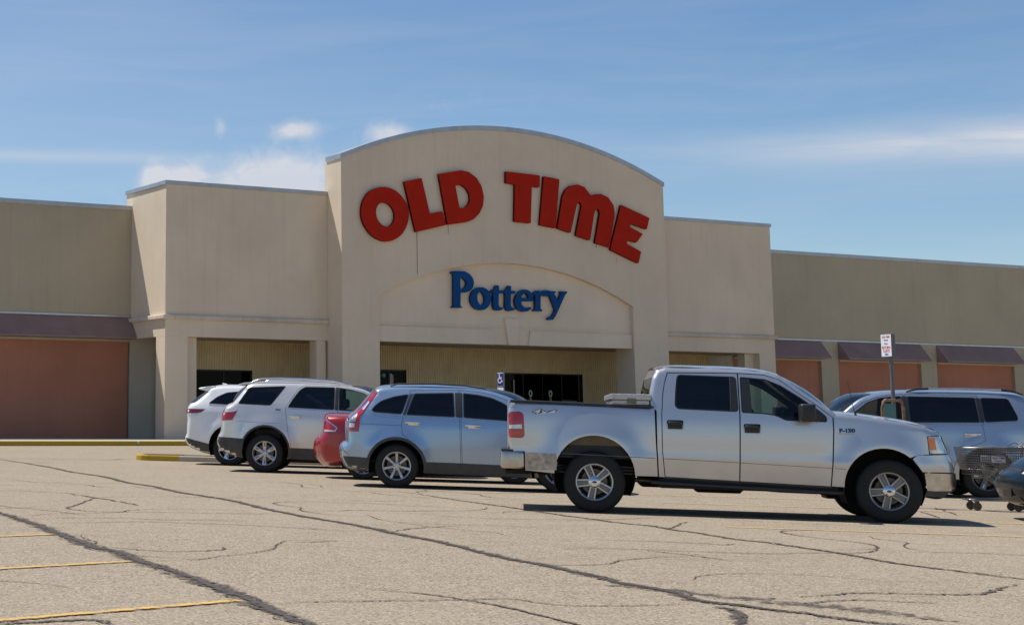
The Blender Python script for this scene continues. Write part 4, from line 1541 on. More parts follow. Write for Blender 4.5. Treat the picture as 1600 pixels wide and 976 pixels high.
bed = ([(-0.86, .505), (-0.865, .745), (-1.05, .745), (-1.073, .92), (-1.073, 1.25), (-1.05, 1.345), (-1.01, 1.372), (-0.28, 1.355), (0.752, 1.326), (0.757, .97), (0.778, .478)] + arch_r)
bedside = tk.panel('bed_side', bed, P_SILV, (), 0, 0.05, rows=(.008, .02, .04, .065))
tk.panel('bed_lower', [(-0.858, .51), (-0.862, .735), (-0.475, .725), (-0.462, .60), (-0.475, .52)], simple('dirty_silver', (0.40, 0.365, 0.315), 0.5, 0.5, var=0.35, scale=16), (), 0.0025, 0.05)
d_r = [(.93, 1.785), (1.788, 1.797), (1.788, 1.25), (1.768, .447), (.867, .474), (.838, .8), (.838, 1.23), (.858, 1.5), (.888, 1.66)]
d_f = [(1.790, 1.797), (2.1, 1.784), (2.275, 1.733), (2.5, 1.568), (2.73, 1.403), (2.897, 1.268), (2.897, 1.1), (2.877, .75), (2.847, .418), (1.770, .447), (1.790, 1.25)]
# cab shell round the doors, with the pillars and roof rail
cab = ([(0.795, .475), (0.778, .87), (0.778, 1.30), (0.705, 1.375), (0.705, 1.55), (0.745, 1.73), (0.79, 1.82), (0.90, 1.857), (1.45, 1.856), (1.83, 1.844), (2.11, 1.821), (2.29, 1.784), (2.51, 1.614), (2.75, 1.444), (2.93, 1.315)]
       + [(2.905, 1.262), (2.735, 1.400), (2.505, 1.565), (2.28, 1.731), (2.1, 1.788), (1.789, 1.801), (.925, 1.789), (.884, 1.66), (.854, 1.5), (.834, 1.23), (.834, .8), (.863, .474)])
tk.panel('cab_side', cab, P_SILV, (), 0, 0.05, rows=(.008, .02, .04, .065))
w_r = round_poly([(1.045, 1.765), (1.77, 1.752), (1.778, 1.305), (1.035, 1.325), (1.0, 1.37), (1.02, 1.59)], 0.05, 3)
w_f = round_poly([(1.812, 1.752), (2.12, 1.728), (2.30, 1.655), (2.53, 1.505), (2.74, 1.35), (2.825, 1.275), (2.83, 1.205), (2.34, 1.212), (2.21, 1.272), (2.08, 1.288), (1.81, 1.297)], 0.03, 3)
door_r = tk.panel('door', inset(d_r, .0065), P_SILV, [w_r], 0, 0.05)
door_f = tk.panel('door', inset(d_f, .0065), P_SILV, [w_f], 0, 0.05)
tk.seals(d_r, door_r)
tk.seals(d_f, door_f)
tk.window(w_r, G_PRIV, door_r)
tk.window(w_f, G_TINT, door_f)
tk.panel('pillar_trim', [(1.70, 1.750), (1.766, 1.748), (1.774, 1.310), (1.69, 1.312)], M_BLK, (), -0.004, 0.1, door_r)
tk.band('window_divider', [(1.692, 1.75), (1.682, 1.314)], .006, .006, M_CLAD, -0.002, door_r, False)
tk.panel('pillar_trim', [(1.816, 1.748), (1.93, 1.742), (1.938, 1.298), (1.815, 1.300)], M_BLK, (), -0.004, 0.1, door_f)
tk.panel('mirror_sail', [(2.60, 1.38), (2.66, 1.40), (2.80, 1.28), (2.815, 1.215), (2.58, 1.217)], M_BLK, (), -0.003, 0.1, door_f)
for dd, x0, z0 in ((door_r, .90, 1.065), (door_f, 1.83, 1.04)):
    tk.block('handle_recess', x0, x0 + .20, z0, z0 + .122, .006, M_BLK, dd, .02, .012, 3)
    tk.block('handle', x0 + .012, x0 + .188, z0 + .055, z0 + .108, .038, M_BLK, dd, .018, -.01, 3)
tk.band('crease_shade_line', [(-0.40, .732), (0.75, .705)], .004, .004, M_DEC, .0012, None, False)  # grey line painted along the body crease in place of its shade
for ln in ([(.86, .702), (1.765, .679)], [(1.78, .678), (2.872, .644)], [(2.888, .643), (3.02, .640)]):
    tk.band('crease_shade_line', ln, .003, .003, M_DEC, .0012, None, False)
fender = ([(2.906, 1.268), (2.935, 1.315), (3.18, 1.297), (3.42, 1.268), (3.74, 1.228), (3.98, 1.185), (4.12, 1.135), (4.19, 1.085), (3.992, 1.066), (4.005, .846), (3.862, .832)]
          + [p for p in arch_f if p[0] < 3.80] + [(2.856, .425), (2.886, .75), (2.906, 1.1)])
tk.panel('fender', fender, P_SILV, (), 0, 0.05, rows=(.008, .02, .04, .065))
hl = tk.panel('headlamp', [(3.996, 1.060), (4.185, 1.080), (4.245, .925), (4.262, .853), (4.012, .850)], M_LHEAD, (), -0.002, 0.05)
tk.panel('turn_lamp', [(4.000, 1.050), (4.085, 1.050), (4.100, .905), (4.012, .895)], M_LAMB, (), 0.003, 0.05, hl)
tk.band('lamp_edge', [(3.994, 1.062), (4.185, 1.082), (4.247, .925), (4.264, .851), (4.010, .848)], .008, .003, M_BLK, .002, hl)
fa = [p for p in arch_f if p[0] > 3.80 and p[1] > .63]
tk.panel('front_fascia', [(3.805, .785), (3.855, .828), (4.262, .845), (4.325, .72), (4.335, .632), (3.915, .630)] + fa, P_SILV, (), 0.004, 0.05)
tk.panel('front_bumper', [(3.935, .618), (4.337, .615), (4.332, .44), (4.30, .405), (3.965, .405)], M_CHRD, (), 0.020, 0.05)
tk.panel('front_valance', [(3.965, .400), (4.28, .400), (4.17, .325), (3.93, .335)], M_CLAD, (), 0.0, 0.05)
tk.ribbon('hood', [(2.93, 1.315), (3.18, 1.297), (3.42, 1.268), (3.74, 1.228), (3.98, 1.185), (4.12, 1.135), (4.19, 1.085)], P_SILV, (.05, .015, .03))
tk.ribbon('grille', [(4.19, 1.085), (4.25, .92), (4.27, .85)], M_CLAD, (.03, 0, .03))
tk.ribbon('front_fascia', [(4.27, .85), (4.325, .72), (4.335, .62)], P_SILV, (.03, 0, .03), off=.004)
tk.ribbon('front_bumper', [(4.337, .62), (4.332, .44), (4.29, .40)], M_CHRD, (.04, 0, .03), off=.02)
tk.ribbon('front_valance', [(4.29, .40), (4.17, .325)], M_CLAD, (.05, 0, .05))
tk.ribbon('roof', [(0.79, 1.82), (0.90, 1.858), (1.45, 1.857), (1.83, 1.845), (2.11, 1.822), (2.29, 1.785)], P_SILV, (.02, .02, .045))
tk.ribbon('windshield', [(2.29, 1.785), (2.51, 1.615), (2.75, 1.445), (2.93, 1.315)], G_WIND, (.045, .06, .06))
tk.ribbon('cab_back', [(0.78, .55), (0.775, 1.0), (0.74, 1.33), (0.705, 1.40)], P_SILV, (.0, .0, .0))
tk.ribbon('rear_window', [(0.705, 1.40), (0.705, 1.55), (0.745, 1.73)], G_PRIV, (.0, .02, .0))
tk.ribbon('cab_back', [(0.745, 1.73), (0.79, 1.82)], P_SILV, (.0, .0, .02))
# third brake lamp lip on the cab
box('brake_lamp', .765, .80, -.20, .20, 1.83, 1.865, M_LRED3, T, .008, 2)
# bed box: rails, inner walls, floor, tailgate
for sg in (-1, 1):
    bm = bmesh.new()
    rail = [(-1.045, 1.372), (-0.28, 1.358), (0.745, 1.330)]
    vs = []
    for x, z in rail:
        vs.append([bm.verts.new((x, sg * yy, z + dz)) for yy, dz in ((.955, .0), (.950, .020), (.935, .028), (.80, .028), (.79, .0))])
    for i in range(2):
        for k in range(4):
            bm.faces.new((vs[i][k], vs[i][k + 1], vs[i + 1][k + 1], vs[i + 1][k]))
    bm.faces.new(vs[0])
    bm.faces.new(vs[-1][::-1])
    bm_obj('bed_rail_cap', bm, M_BLK, T)
    box('bed_wall', -1.0, .74, sg * .80, sg * .78, .70, 1.34, M_BLK, T)
    box('tailgate_post', -1.05, -0.99, sg * .79, sg * .93, .75, 1.36, P_SILV, T)
box('bed_floor', -1.03, .75, -.80, .80, .68, .72, M_BLK, T)
box('bed_front', .72, .755, -.93, .93, .55, 1.34, P_SILV, T)
box('tailgate', -1.085, -1.035, -.86, .86, .75, 1.385, P_SILV, T, .015, 2, True)
lampP = round_poly([(-1.066, 1.235), (-.93, 1.248), (-.885, 1.22), (-.872, .945), (-.895, .918), (-1.066, .918)], .03, 3)
tl = tk.panel('tail_lamp', lampP, M_LRED2, (), .008, .04)
tk.panel('reverse_lamp', [(-1.064, 1.075), (-.902, 1.085), (-.900, 1.030), (-1.064, 1.028)], M_LWHT, (), .011, .05, tl)
tk.band('lamp_edge', lampP, .006, .004, M_LRED3, .006, tl)
rb = box('rear_bumper', -1.175, -.868, -.985, .985, .525, .752, M_CHRD, T, .04, 4, True)
box('bumper_pad', -1.168, -.99, -.90, .90, .748, .772, M_BLK, rb, .008, 2)
for sg in (-1, 1):
    box('bumper_pad', -1.165, -1.01, sg * .905, sg * .975, .742, .768, M_BLK, rb, .008, 2)
# lettering on the flanks
for sg in (-1, 1):
    fx = Vector((1 if sg < 0 else -1, 0, 0))

    def flank(x, z, off, rake=-0.02):
        yy = tk.y1(x, z) + off
        m = Matrix(((fx.x, 0, 0, x), (0, 0, sg * 1.0, sg * yy), (0, 1, 0, z), (0, 0, 0, 1)))
        return m @ Matrix.Rotation(rake * -sg * -1, 4, 'Z')
    text_obj('decal', '4x4', .085, M_DEC, T, flank(-.63, 1.25, .0015, .03), .0006, 1.12, 2.0, .0085, .3)
    text_obj('decal', '4x4', .085, P_SILV, T, flank(-.63, 1.25, .0030, .03), .0006, 1.12, 2.0, .0012, .3)
    text_obj('emblem', 'F-150', .062, M_EMB, T, flank(3.055, 1.108, .004), .003, 1.0, 1.3, .0040)
    pl = box('emblem', 2.955, 3.155, sg * (tk.y1(3.05, 1.075) - .002), sg * (tk.y1(3.05, 1.075) + .003), 1.066, 1.076, simple('emblem_bar', (.45, .30, .20), .4, .4), T)
# side mirrors
for k, sg in ((0, -1), (1, 1)):
    mi = box('mirror', 2.475, 2.66, sg * 1.03, sg * 1.25, 1.205, 1.425, M_BLK, door_f[k], .035, 3, True)
    box('mirror_arm', 2.60, 2.74, sg * .93, sg * 1.06, 1.215, 1.29, M_BLK, mi, .02, 2, True)
# antenna on the near fender
tube('antenna', [(3.18, -.86, 1.29), (3.18, -.86, 1.33), (3.165, -.86, 1.36), (3.10, -.86, 1.72)], [.022, .012, .004, .002], M_BLK, T, 8)
tk.wells(.45)
M_HOUSE = simple('wheelhouse_ground_lit', (.20, .165, .115), .8, var=.2, scale=6)  # tan base colour holds the light thrown up from the ground
for sg in (-1, 1):
    box('wheelhouse', -.46, .46, sg * .80, sg * .83, .84, .99, M_HOUSE, T)
for x, st in ((0.0, 0.0), (3.535, R(-5))):
    for sd in (-1, 1):
        w = tk.wheel(x, .855, .385, .262, .232, 'truck', sd, st, (M_ALLOY if x == 0 else simple('alloy_brushed', (.36, .35, .33), .4, .8), M_RIMT))
        lathe('hub_cap', [(0.0, -.131), (.03, -.130), (.055, -.124), (.072, -.108), (.078, -.07)], M_CHR, w, 28)
        ov = [(.030 * math.cos(t), -.1325, .014 * math.sin(t)) for t in np.linspace(0, 2 * math.pi, 16, False)]
        mesh_obj('badge', ov, [tuple(range(16))], M_EMB, w)
# frame, axles, exhaust, hitch
for sg in (-1, 1):
    box('frame_rail', -1.02, 4.0, sg * .42, sg * .54, .46, .62, M_UND, T)
    box('rocker', .80, 2.95, sg * .70, sg * .935, .335, .46, M_UND, T, .02, 2)
    tk_s = tube('step_bar', [(.70, sg * .93, .405), (.82, sg * .945, .40), (2.90, sg * .945, .345), (3.0, sg * .93, .345)], .028, M_BLK, T, 8)
box('drivetrain', .6, 3.3, -.3, .3, .32, .55, M_UND, T, .04)
box('transfer_case', 1.3, 1.9, -.22, .22, .27, .5, M_UND, T, .04)
tube('rear_axle', [(0, -.75, .385), (0, -.15, .385), (0, .15, .385), (0, .75, .385)], [.05, .06, .06, .05], M_UND, T)
tube('front_axle', [(3.535, -.72, .385), (3.535, .72, .385)], .05, M_UND, T)
lathe('differential', [(0.0, -.13), (.10, -.11), (.15, 0), (.10, .11), (0.0, .13)], M_UND, T, 20).location = (0, 0, .385)
sw = lathe('spare_tyre', [(.22, -.10), (.36, -.11), (.385, -.06), (.385, .06), (.36, .11), (.22, .10)], M_RUB, T, 36, 'Z', True)
sw.location = (-.62, 0, .58)
tube('hitch', [(-1.12, 0, .47), (-.8, 0, .47)], .04, M_UND, T, 4)
tube('hitch', [(-.95, -.5, .48), (-.95, .5, .48)], .03, M_UND, T, 6)
tube('exhaust_pipe', [(.9, -.42, .40), (.4, -.48, .42), (-.2, -.58, .60), (-.62, -.70, .47), (-.72, -.86, .44)], .032, M_DISC, T)
for sg in (-1, 1):
    for z in (.60, .64, .68):
        box('leaf_spring', -.62, .62, sg * .50, sg * .58, z - .12, z - .10, M_DISC, T)
    tube('shock_absorber', [(-.30, sg * .62, .40), (-.12, sg * .60, .85)], .03, M_DISC, T)
tk.cabin(.85, 2.85, .50, 1.28, 1.85, .80, (1.05, 1.95), 2.42, 2.78)

# tool box across the bed
M_TREAD, nt_, N_, L_, b_ = nodes_of('tread_plate')
v_ = obj_coord(nt_)
wv = N_.new('ShaderNodeTexVoronoi')
wv.inputs['Scale'].default_value = 34
L_.new(v_, wv.inputs['Vector'])
L_.new(mix_rgb(nt_, tex_noise(nt_, v_, 5), (.42, .41, .39), (.60, .59, .56)), b_.inputs['Base Color'])
b_.inputs['Metallic'].default_value = 0.75
b_.inputs['Roughness'].default_value = 0.42
bump(nt_, b_, wv.outputs['Distance'], .8, .006)
tb = empty('truck_toolbox', mat=T.matrix_world.copy())
tag(tb, 'dull tread-plate aluminium tool box across the pickup bed behind the cab', 'tool box')
box('toolbox_body', .235, .695, -.77, .77, .98, 1.425, M_TREAD, tb, .01, 2)
box('toolbox_wing', .235, .695, -.90, -.772, 1.365, 1.425, M_TREAD, tb, .008, 2)
box('toolbox_wing', .235, .695, .772, .90, 1.365, 1.425, M_TREAD, tb, .008, 2)
lid = box('toolbox_lid', .215, .715, -.925, .925, 1.428, 1.505, M_TREAD, tb, .014, 2)
box('latch', .42, .53, -.935, -.903, 1.385, 1.450, M_ALLOYD, lid, .006, 2)

# ------------------------------------------------------------------ the other cars
def poly_arch(poly, A, r_extra=0.0):
    return poly


# ice-blue crossover behind the pickup
rear = [(-.50, .27), (-.84, .33), (-.91, .47), (-.92, .59), (-.90, .66), (-.83, .71), (-.82, .82), (-.81, 1.08), (-.73, 1.17), (-.65, 1.235), (-.52, 1.385), (-.37, 1.585)]
roof = [(-.30, 1.625), (-.09, 1.657), (.26, 1.675), (.69, 1.68), (1.12, 1.668), (1.44, 1.63), (1.76, 1.545), (1.95, 1.465), (2.25, 1.30), (2.55, 1.12)]
front = [(2.62, 1.08), (3.0, 1.01), (3.3, .91), (3.42, .78), (3.48, .60), (3.50, .45), (3.45, .30), (3.10, .22)]
crv = common_car(dict(
    name='parked_suv', label='ice-blue crossover with tall red tail lamps, parked behind the pickup bed', cat='car', group='cars parked in the lot', pose=(16.044, 24.797, -.61),
    half=.91, paint=P_BLUE, arches=((-.01, .33, .455), (2.62, .33, .455)), flare=.035, sill=(.27, .24), rear=rear, roof=roof, front=front,
    prof=[(.18, .835), (.35, .875), (.5, .892), (.7, .91), (.95, .905), (1.08, .890), (1.18, .868), (1.4, .785), (1.55, .71), (1.68, .63)],
    plan=[(-.95, .13), (-.75, .06), (-.4, .012), (.2, 0), (2.2, 0), (2.9, .03), (3.3, .10), (3.5, .2)],
    doors=[dict(poly=[(.215, 1.60), (1.005, 1.628), (1.03, 1.0), (1.05, .31), (.50, .325), (.475, .47), (.41, .60), (.31, .71), (.19, .785), (.09, .88), (.072, 1.04), (.105, 1.19)],
                win=[(.275, 1.55), (.93, 1.575), (.95, 1.17), (.148, 1.187)], wr=.03, handle=(.13, .39, 1.015, 1.09)),
           dict(poly=[(1.022, 1.628), (1.33, 1.60), (1.56, 1.555), (1.76, 1.485), (2.0, 1.37), (2.2, 1.21), (2.22, 1.05), (2.15, .62), (2.10, .30), (1.066, .31), (1.046, 1.0)],
                win=[(1.075, 1.575), (1.33, 1.55), (1.55, 1.505), (1.72, 1.43), (1.98, 1.27), (2.12, 1.14), (1.8, 1.128), (1.085, 1.165)], wr=.03, glass=G_PRIV, handle=(1.11, 1.37, .99, 1.065))],
    qwin=[[(-.43, 1.25), (-.38, 1.325), (-.26, 1.42), (-.05, 1.495), (.20, 1.54), (.085, 1.195), (-.37, 1.22)]],
    patches=[('cladding', [(-.912, .49), (-.70, .487), (-.440, .475), (-.462, .29), (-.50, .27), (-.68, .296), (-.84, .33), (-.886, .40), (-.91, .47)], M_CLAD, .006),
             ('cladding', [(.435, .435), (1.05, .43), (2.165, .41), (2.16, .225), (.448, .255)], M_CLAD, .006),
             ('tail_lamp', [(-.375, 1.575), (-.335, 1.55), (-.52, 1.28), (-.61, 1.15), (-.63, .90), (-.80, .90), (-.795, 1.02), (-.74, 1.135), (-.66, 1.215), (-.535, 1.36)], M_LRED2, .010),
             ('pillar_trim', [(.945, 1.572), (1.065, 1.572), (1.072, 1.172), (.958, 1.176)], M_BLK, .003), ('pillar_trim', [(.215, 1.538), (.262, 1.545), (.138, 1.192), (.098, 1.197)], M_BLK, .003),
             ('reverse_lamp', [(-.79, 1.035), (-.70, 1.035), (-.70, .97), (-.795, .965)], M_LWHT, .013),
             ('lamp_garnish', [(-.79, 1.05), (-.685, 1.06), (-.665, 1.13), (-.655, 1.20), (-.73, 1.145)], M_CHRD, .013)],
    strips=[('window_trim', [(-.40, 1.205), (.09, 1.165), (.95, 1.152), (1.85, 1.108)], .014, M_CHRD, .003), ('swage_line', [(-.62, 1.03), (.07, 1.015)], .006, M_CLAD, .001),
            ('bumper_trim', [(-.90, .60), (-.86, .545), (-.80, .51)], .016, M_CHRD, .012)],
    ribbons=[('bumper_lower', rear[:3], M_CLAD, (.05, .0, .06)), ('rear_bumper', rear[2:6], P_BLUE, (.06, .02, .06)), ('tailgate', rear[5:10], P_BLUE, (.06, .02, .06)), ('rear_window', rear[9:12], G_PRIV, (.06, .03, .05)),
             ('roof', [rear[-1]] + roof[:6], P_BLUE, (.05, .0, .05)), ('windshield', roof[5:], G_WIND, (.05, .06, .06)), ('hood', [roof[-1]] + front[:4], P_BLUE, (.06, .02, .08)), ('front_fascia', front[3:], P_BLUE, (.10, .03, .08))],
    rear_lamps=[('tail_lamp', rear[7:12], M_LRED2, .85, .024, (.06, 0.03, .05))],
    wb=2.62, track=.79, tyre=(.357, .225, .232), rim='seven', steer=R(-3), hmat=M_CHR, cabin=(-.7, 2.2, .40, 1.12, 1.6, (.45, 1.35), None, 2.15)))
for (cx, cz, r) in ((-.01, .33, .455), (2.62, .33, .455)):
    crv.band('arch_trim', arch_pts(cx, cz, r, .28), .002, .045, M_CLAD, .012, None, False)
crv.tube2('roof_rail', [(-.12, .615, 1.665), (.0, .615, 1.70), (.6, .62, 1.712), (1.1, .615, 1.695), (1.45, .61, 1.65)], .013, M_BLK)
tube('antenna', [(-.12, -.10, 1.69), (-.14, -.10, 1.735)], [.03, .008], M_CLAD, crv.root)

# pearl-white three-row SUV
rear = [(-.46, .29), (-.79, .38), (-.98, .51), (-1.0, .61), (-.98, .69), (-.925, .80), (-.91, 1.01), (-.89, 1.15), (-.83, 1.28), (-.70, 1.365), (-.44, 1.69)]
roof = [(-.36, 1.755), (-.20, 1.795), (.38, 1.815), (.79, 1.81), (1.32, 1.79), (1.72, 1.755), (1.99, 1.695), (2.2, 1.59), (2.5, 1.39), (2.78, 1.2)]
front = [(2.9, 1.15), (3.4, 1.08), (3.75, .97), (3.88, .85), (3.95, .70), (3.98, .50), (3.9, .30), (3.55, .24)]
gm = common_car(dict(
    name='parked_suv', label='pearl-white SUV with chrome roof rails and dark rear bumper, left of the blue crossover', cat='car', group='cars parked in the lot', pose=(17.165, 31.38, -.62),
    half=.99, paint=P_WHITE, arches=((.015, .44, .475), (3.02, .44, .475)), sill=(.29, .27), rear=rear, roof=roof, front=front, flare=.05, fwid=.17,
    prof=[(.2, .93), (.4, .96), (.6, .985), (.8, .99), (1.05, .985), (1.2, .965), (1.3, .945), (1.5, .87), (1.7, .785), (1.81, .72)],
    plan=[(-1.05, .14), (-.8, .06), (-.4, .012), (.2, 0), (2.6, 0), (3.3, .04), (3.75, .12), (4.0, .22)],
    doors=[dict(poly=[(.405, 1.295), (.425, 1.335), (.66, 1.70), (.76, 1.765), (1.46, 1.765), (1.47, 1.2), (1.46, .33), (.56, .33), (.545, .5), (.475, .78), (.425, 1.15)],
                win=[(.45, 1.305), (.54, 1.47), (.69, 1.675), (.79, 1.735), (1.40, 1.738), (1.40, 1.275)], wr=.04, glass=G_PRIV, handle=(.47, .73, 1.08, 1.155)),
           dict(poly=[(1.475, 1.765), (1.74, 1.722), (2.0, 1.655), (2.2, 1.535), (2.45, 1.36), (2.5, 1.15), (2.46, .72), (2.43, .33), (1.475, .33), (1.485, 1.2)],
                win=[(1.48, 1.735), (1.73, 1.695), (1.98, 1.63), (2.15, 1.53), (2.35, 1.36), (2.38, 1.24), (1.48, 1.272)], wr=.03, glass=G_TINT, handle=(1.55, 1.81, 1.05, 1.125))],
    qwin=[[(-.575, 1.355), (-.36, 1.70), (.41, 1.742), (.11, 1.335)]],
    patches=[('cladding', [(-.982, .69), (-.41, .665), (-.455, .40), (-.445, .30), (-.60, .325), (-.79, .38), (-.90, .44), (-.98, .51), (-1.0, .61)], M_CLAD, .006),
             ('cladding', [(.50, .505), (1.455, .49), (1.455, .26), (.50, .29)], M_CLAD, .006), ('cladding', [(1.48, .49), (2.54, .48), (2.54, .25), (1.48, .26)], M_CLAD, .006),
             ('pillar_trim', [(1.405, 1.735), (1.475, 1.732), (1.475, 1.275), (1.405, 1.278)], M_BLK, .003),
             ('tail_lamp', [(-.88, 1.165), (-.835, 1.24), (-.59, 1.25), (-.575, 1.21), (-.67, 1.03), (-.885, 1.02)], M_LRED2, .008),
             ('reverse_lamp', [(-.845, 1.185), (-.82, 1.24), (-.59, 1.252), (-.585, 1.215), (-.70, 1.19)], M_LWHT, .011)],
    strips=[('window_trim', [(.45, 1.287), (1.40, 1.258), (2.35, 1.228)], .020, M_CHR, .004), ('swage_line', [(-.60, 1.01), (.30, .985)], .005, M_DEC, .001),
            ('emblem', [(.21, 1.262), (.31, 1.257)], .028, M_DEC, .003)],
    ribbons=[('bumper_lower', rear[:5], M_CLAD, (.04, .0, .06)), ('rear_bumper', rear[4:6], P_WHITE, (.06, .0, .06)), ('tailgate', rear[5:10], P_WHITE, (.06, .02, .06)), ('rear_window', rear[9:11], G_PRIV, (.07, .06, .07)),
             ('roof', [rear[-1]] + roof[:6], P_WHITE, (.05, .0, .04)), ('windshield', roof[5:], G_WIND, (.04, .06, .06)), ('hood', [roof[-1]] + front[:4], P_WHITE, (.06, .02, .08)), ('front_fascia', front[3:], P_WHITE, (.10, .03, .08))],
    rear_lamps=[('tail_lamp', rear[6:9], M_LRED2, .78, .010, (.06, 0, .06))],
    wb=3.02, track=.855, tyre=(.385, .255, .245), rim='six', cabin=(-.8, 2.5, .45, 1.22, 1.7, (-.2, .65, 1.6), None, 2.45)))
for (cx, cz, r) in ((.015, .44, .475), (3.02, .44, .475)):
    gm.band('arch_trim', arch_pts(cx, cz, r, .30), .002, .035, M_CLAD, .010, None, False)
gm.tube2('roof_rail', [(-.33, .70, 1.79), (-.20, .695, 1.855), (-.10, .69, 1.885), (.24, .685, 1.90), (.78, .685, 1.895), (1.31, .685, 1.87), (1.5, .69, 1.835), (1.64, .69, 1.80)], .017, M_CHR)
prism_y('rear_spoiler', [(-.60, 1.742), (-.30, 1.775), (-.28, 1.815), (-.48, 1.795), (-.60, 1.760)], -.64, .64, P_WHITE, gm.root)

# white SUV at the end of the row
rear = [(-.47, .26), (-.71, .32), (-.98, .44), (-1.05, .53), (-1.05, .61), (-1.02, .68), (-1.01, .89), (-1.0, 1.0), (-1.01, 1.24), (-.93, 1.38), (-.83, 1.42), (-.55, 1.66)]
roof = [(-.46, 1.745), (-.29, 1.785), (.0, 1.80), (.5, 1.795), (1.0, 1.775), (1.5, 1.72), (1.8, 1.64), (2.1, 1.47), (2.45, 1.22)]
front = [(2.6, 1.15), (3.0, 1.08), (3.4, .97), (3.6, .80), (3.68, .60), (3.70, .45), (3.6, .30), (3.3, .22)]
hg = common_car(dict(
    name='parked_suv', label='bright white SUV with roof spoiler at the far left end of the row', cat='car', group='cars parked in the lot', pose=(18.6, 35.76, -.6),
    half=.96, paint=P_WHITE2, arches=((.02, .43, .49), (2.79, .43, .47)), sill=(.26, .25), rear=rear, roof=roof, front=front, flare=.05, fwid=.17,
    prof=[(.2, .90), (.4, .93), (.6, .955), (.8, .96), (1.05, .955), (1.2, .945), (1.3, .92), (1.5, .83), (1.65, .76), (1.8, .68)],
    plan=[(-1.1, .15), (-.8, .07), (-.4, .015), (.2, 0), (2.3, 0), (3.0, .04), (3.4, .12), (3.7, .22)],
    doors=[dict(poly=[(.30, 1.73), (1.10, 1.73), (1.12, 1.2), (1.11, .32), (.58, .32), (.56, .5), (.42, .83), (.20, 1.0), (.18, 1.3)], win=[(.34, 1.69), (1.05, 1.69), (1.06, 1.31), (.24, 1.345)], wr=.03, handle=(.24, .48, 1.08, 1.15)),
           dict(poly=[(1.12, 1.73), (1.5, 1.675), (1.8, 1.585), (2.05, 1.44), (2.25, 1.28), (2.25, .8), (2.2, .32), (1.125, .32), (1.135, 1.2)], win=[(1.13 + .05, 1.69), (1.5, 1.64), (1.8, 1.55), (2.05, 1.38), (2.1, 1.28), (1.18, 1.30)], wr=.03, handle=(1.2, 1.44, 1.05, 1.12))],
    qwin=[[(-.49, 1.385), (-.485, 1.415), (-.32, 1.55), (-.10, 1.655), (.22, 1.69), (.12, 1.36)]],
    patches=[('cladding', [(-1.05, .61), (-.78, .545), (-.465, .48), (-.455, .30), (-.71, .32), (-.86, .375), (-.98, .44), (-1.035, .49), (-1.05, .53)], M_CLAD, .006),
             ('cladding', [(.52, .46), (1.10, .45), (1.10, .25), (.53, .26)], M_CLAD, .006), ('cladding', [(1.13, .45), (2.30, .44), (2.30, .24), (1.13, .25)], M_CLAD, .006),
             ('tail_lamp', [(-1.015, 1.265), (-.56, 1.262), (-.66, 1.19), (-.80, 1.165), (-1.005, 1.165)], M_LRED3, .010), ('reverse_lamp', [(-1.0, 1.16), (-.72, 1.165), (-.78, 1.115), (-.97, 1.115)], M_LWHT, .008)],
    strips=[('window_trim', [(-.49, 1.368), (.12, 1.342)], .014, M_CHR, .003)],
    ribbons=[('bumper_lower', rear[:5], M_CLAD, (.04, .0, .06)), ('rear_bumper', rear[4:7], P_WHITE2, (.06, .0, .06)), ('tailgate', rear[6:10], P_WHITE2, (.06, .02, .07)), ('rear_window', rear[9:12], G_PRIV, (.08, .04, .08)),
             ('roof', [rear[-1]] + roof[:6], P_WHITE2, (.06, .0, .04)), ('windshield', roof[5:], G_WIND, (.04, .06, .06)), ('hood', [roof[-1]] + front[:4], P_WHITE2, (.06, .02, .08)), ('front_fascia', front[3:], P_WHITE2, (.10, .03, .08))],
    rear_lamps=[('tail_lamp', [(-1.003, 1.165), (-1.008, 1.21), (-1.01, 1.262)], M_LRED3, .70, .012, (.07, 0, .07))],
    wb=2.79, track=.83, tyre=(.375, .235, .245), rim='five', rim_mats=(M_CHR, M_ALLOY), cabin=(-.8, 2.2, .42, 1.25, 1.7, (-.2, .5, 1.35), None, 2.2)))
prism_y('rear_spoiler', [(-.77, 1.715), (-.52, 1.66), (-.44, 1.72), (-.38, 1.80), (-.52, 1.790), (-.77, 1.742)], -.66, .66, P_WHITE2, hg.root, .012)
tube('antenna', [(-.20, 0, 1.83), (-.30, 0, 1.875)], [.035, .010], P_WHITE2, hg.root)

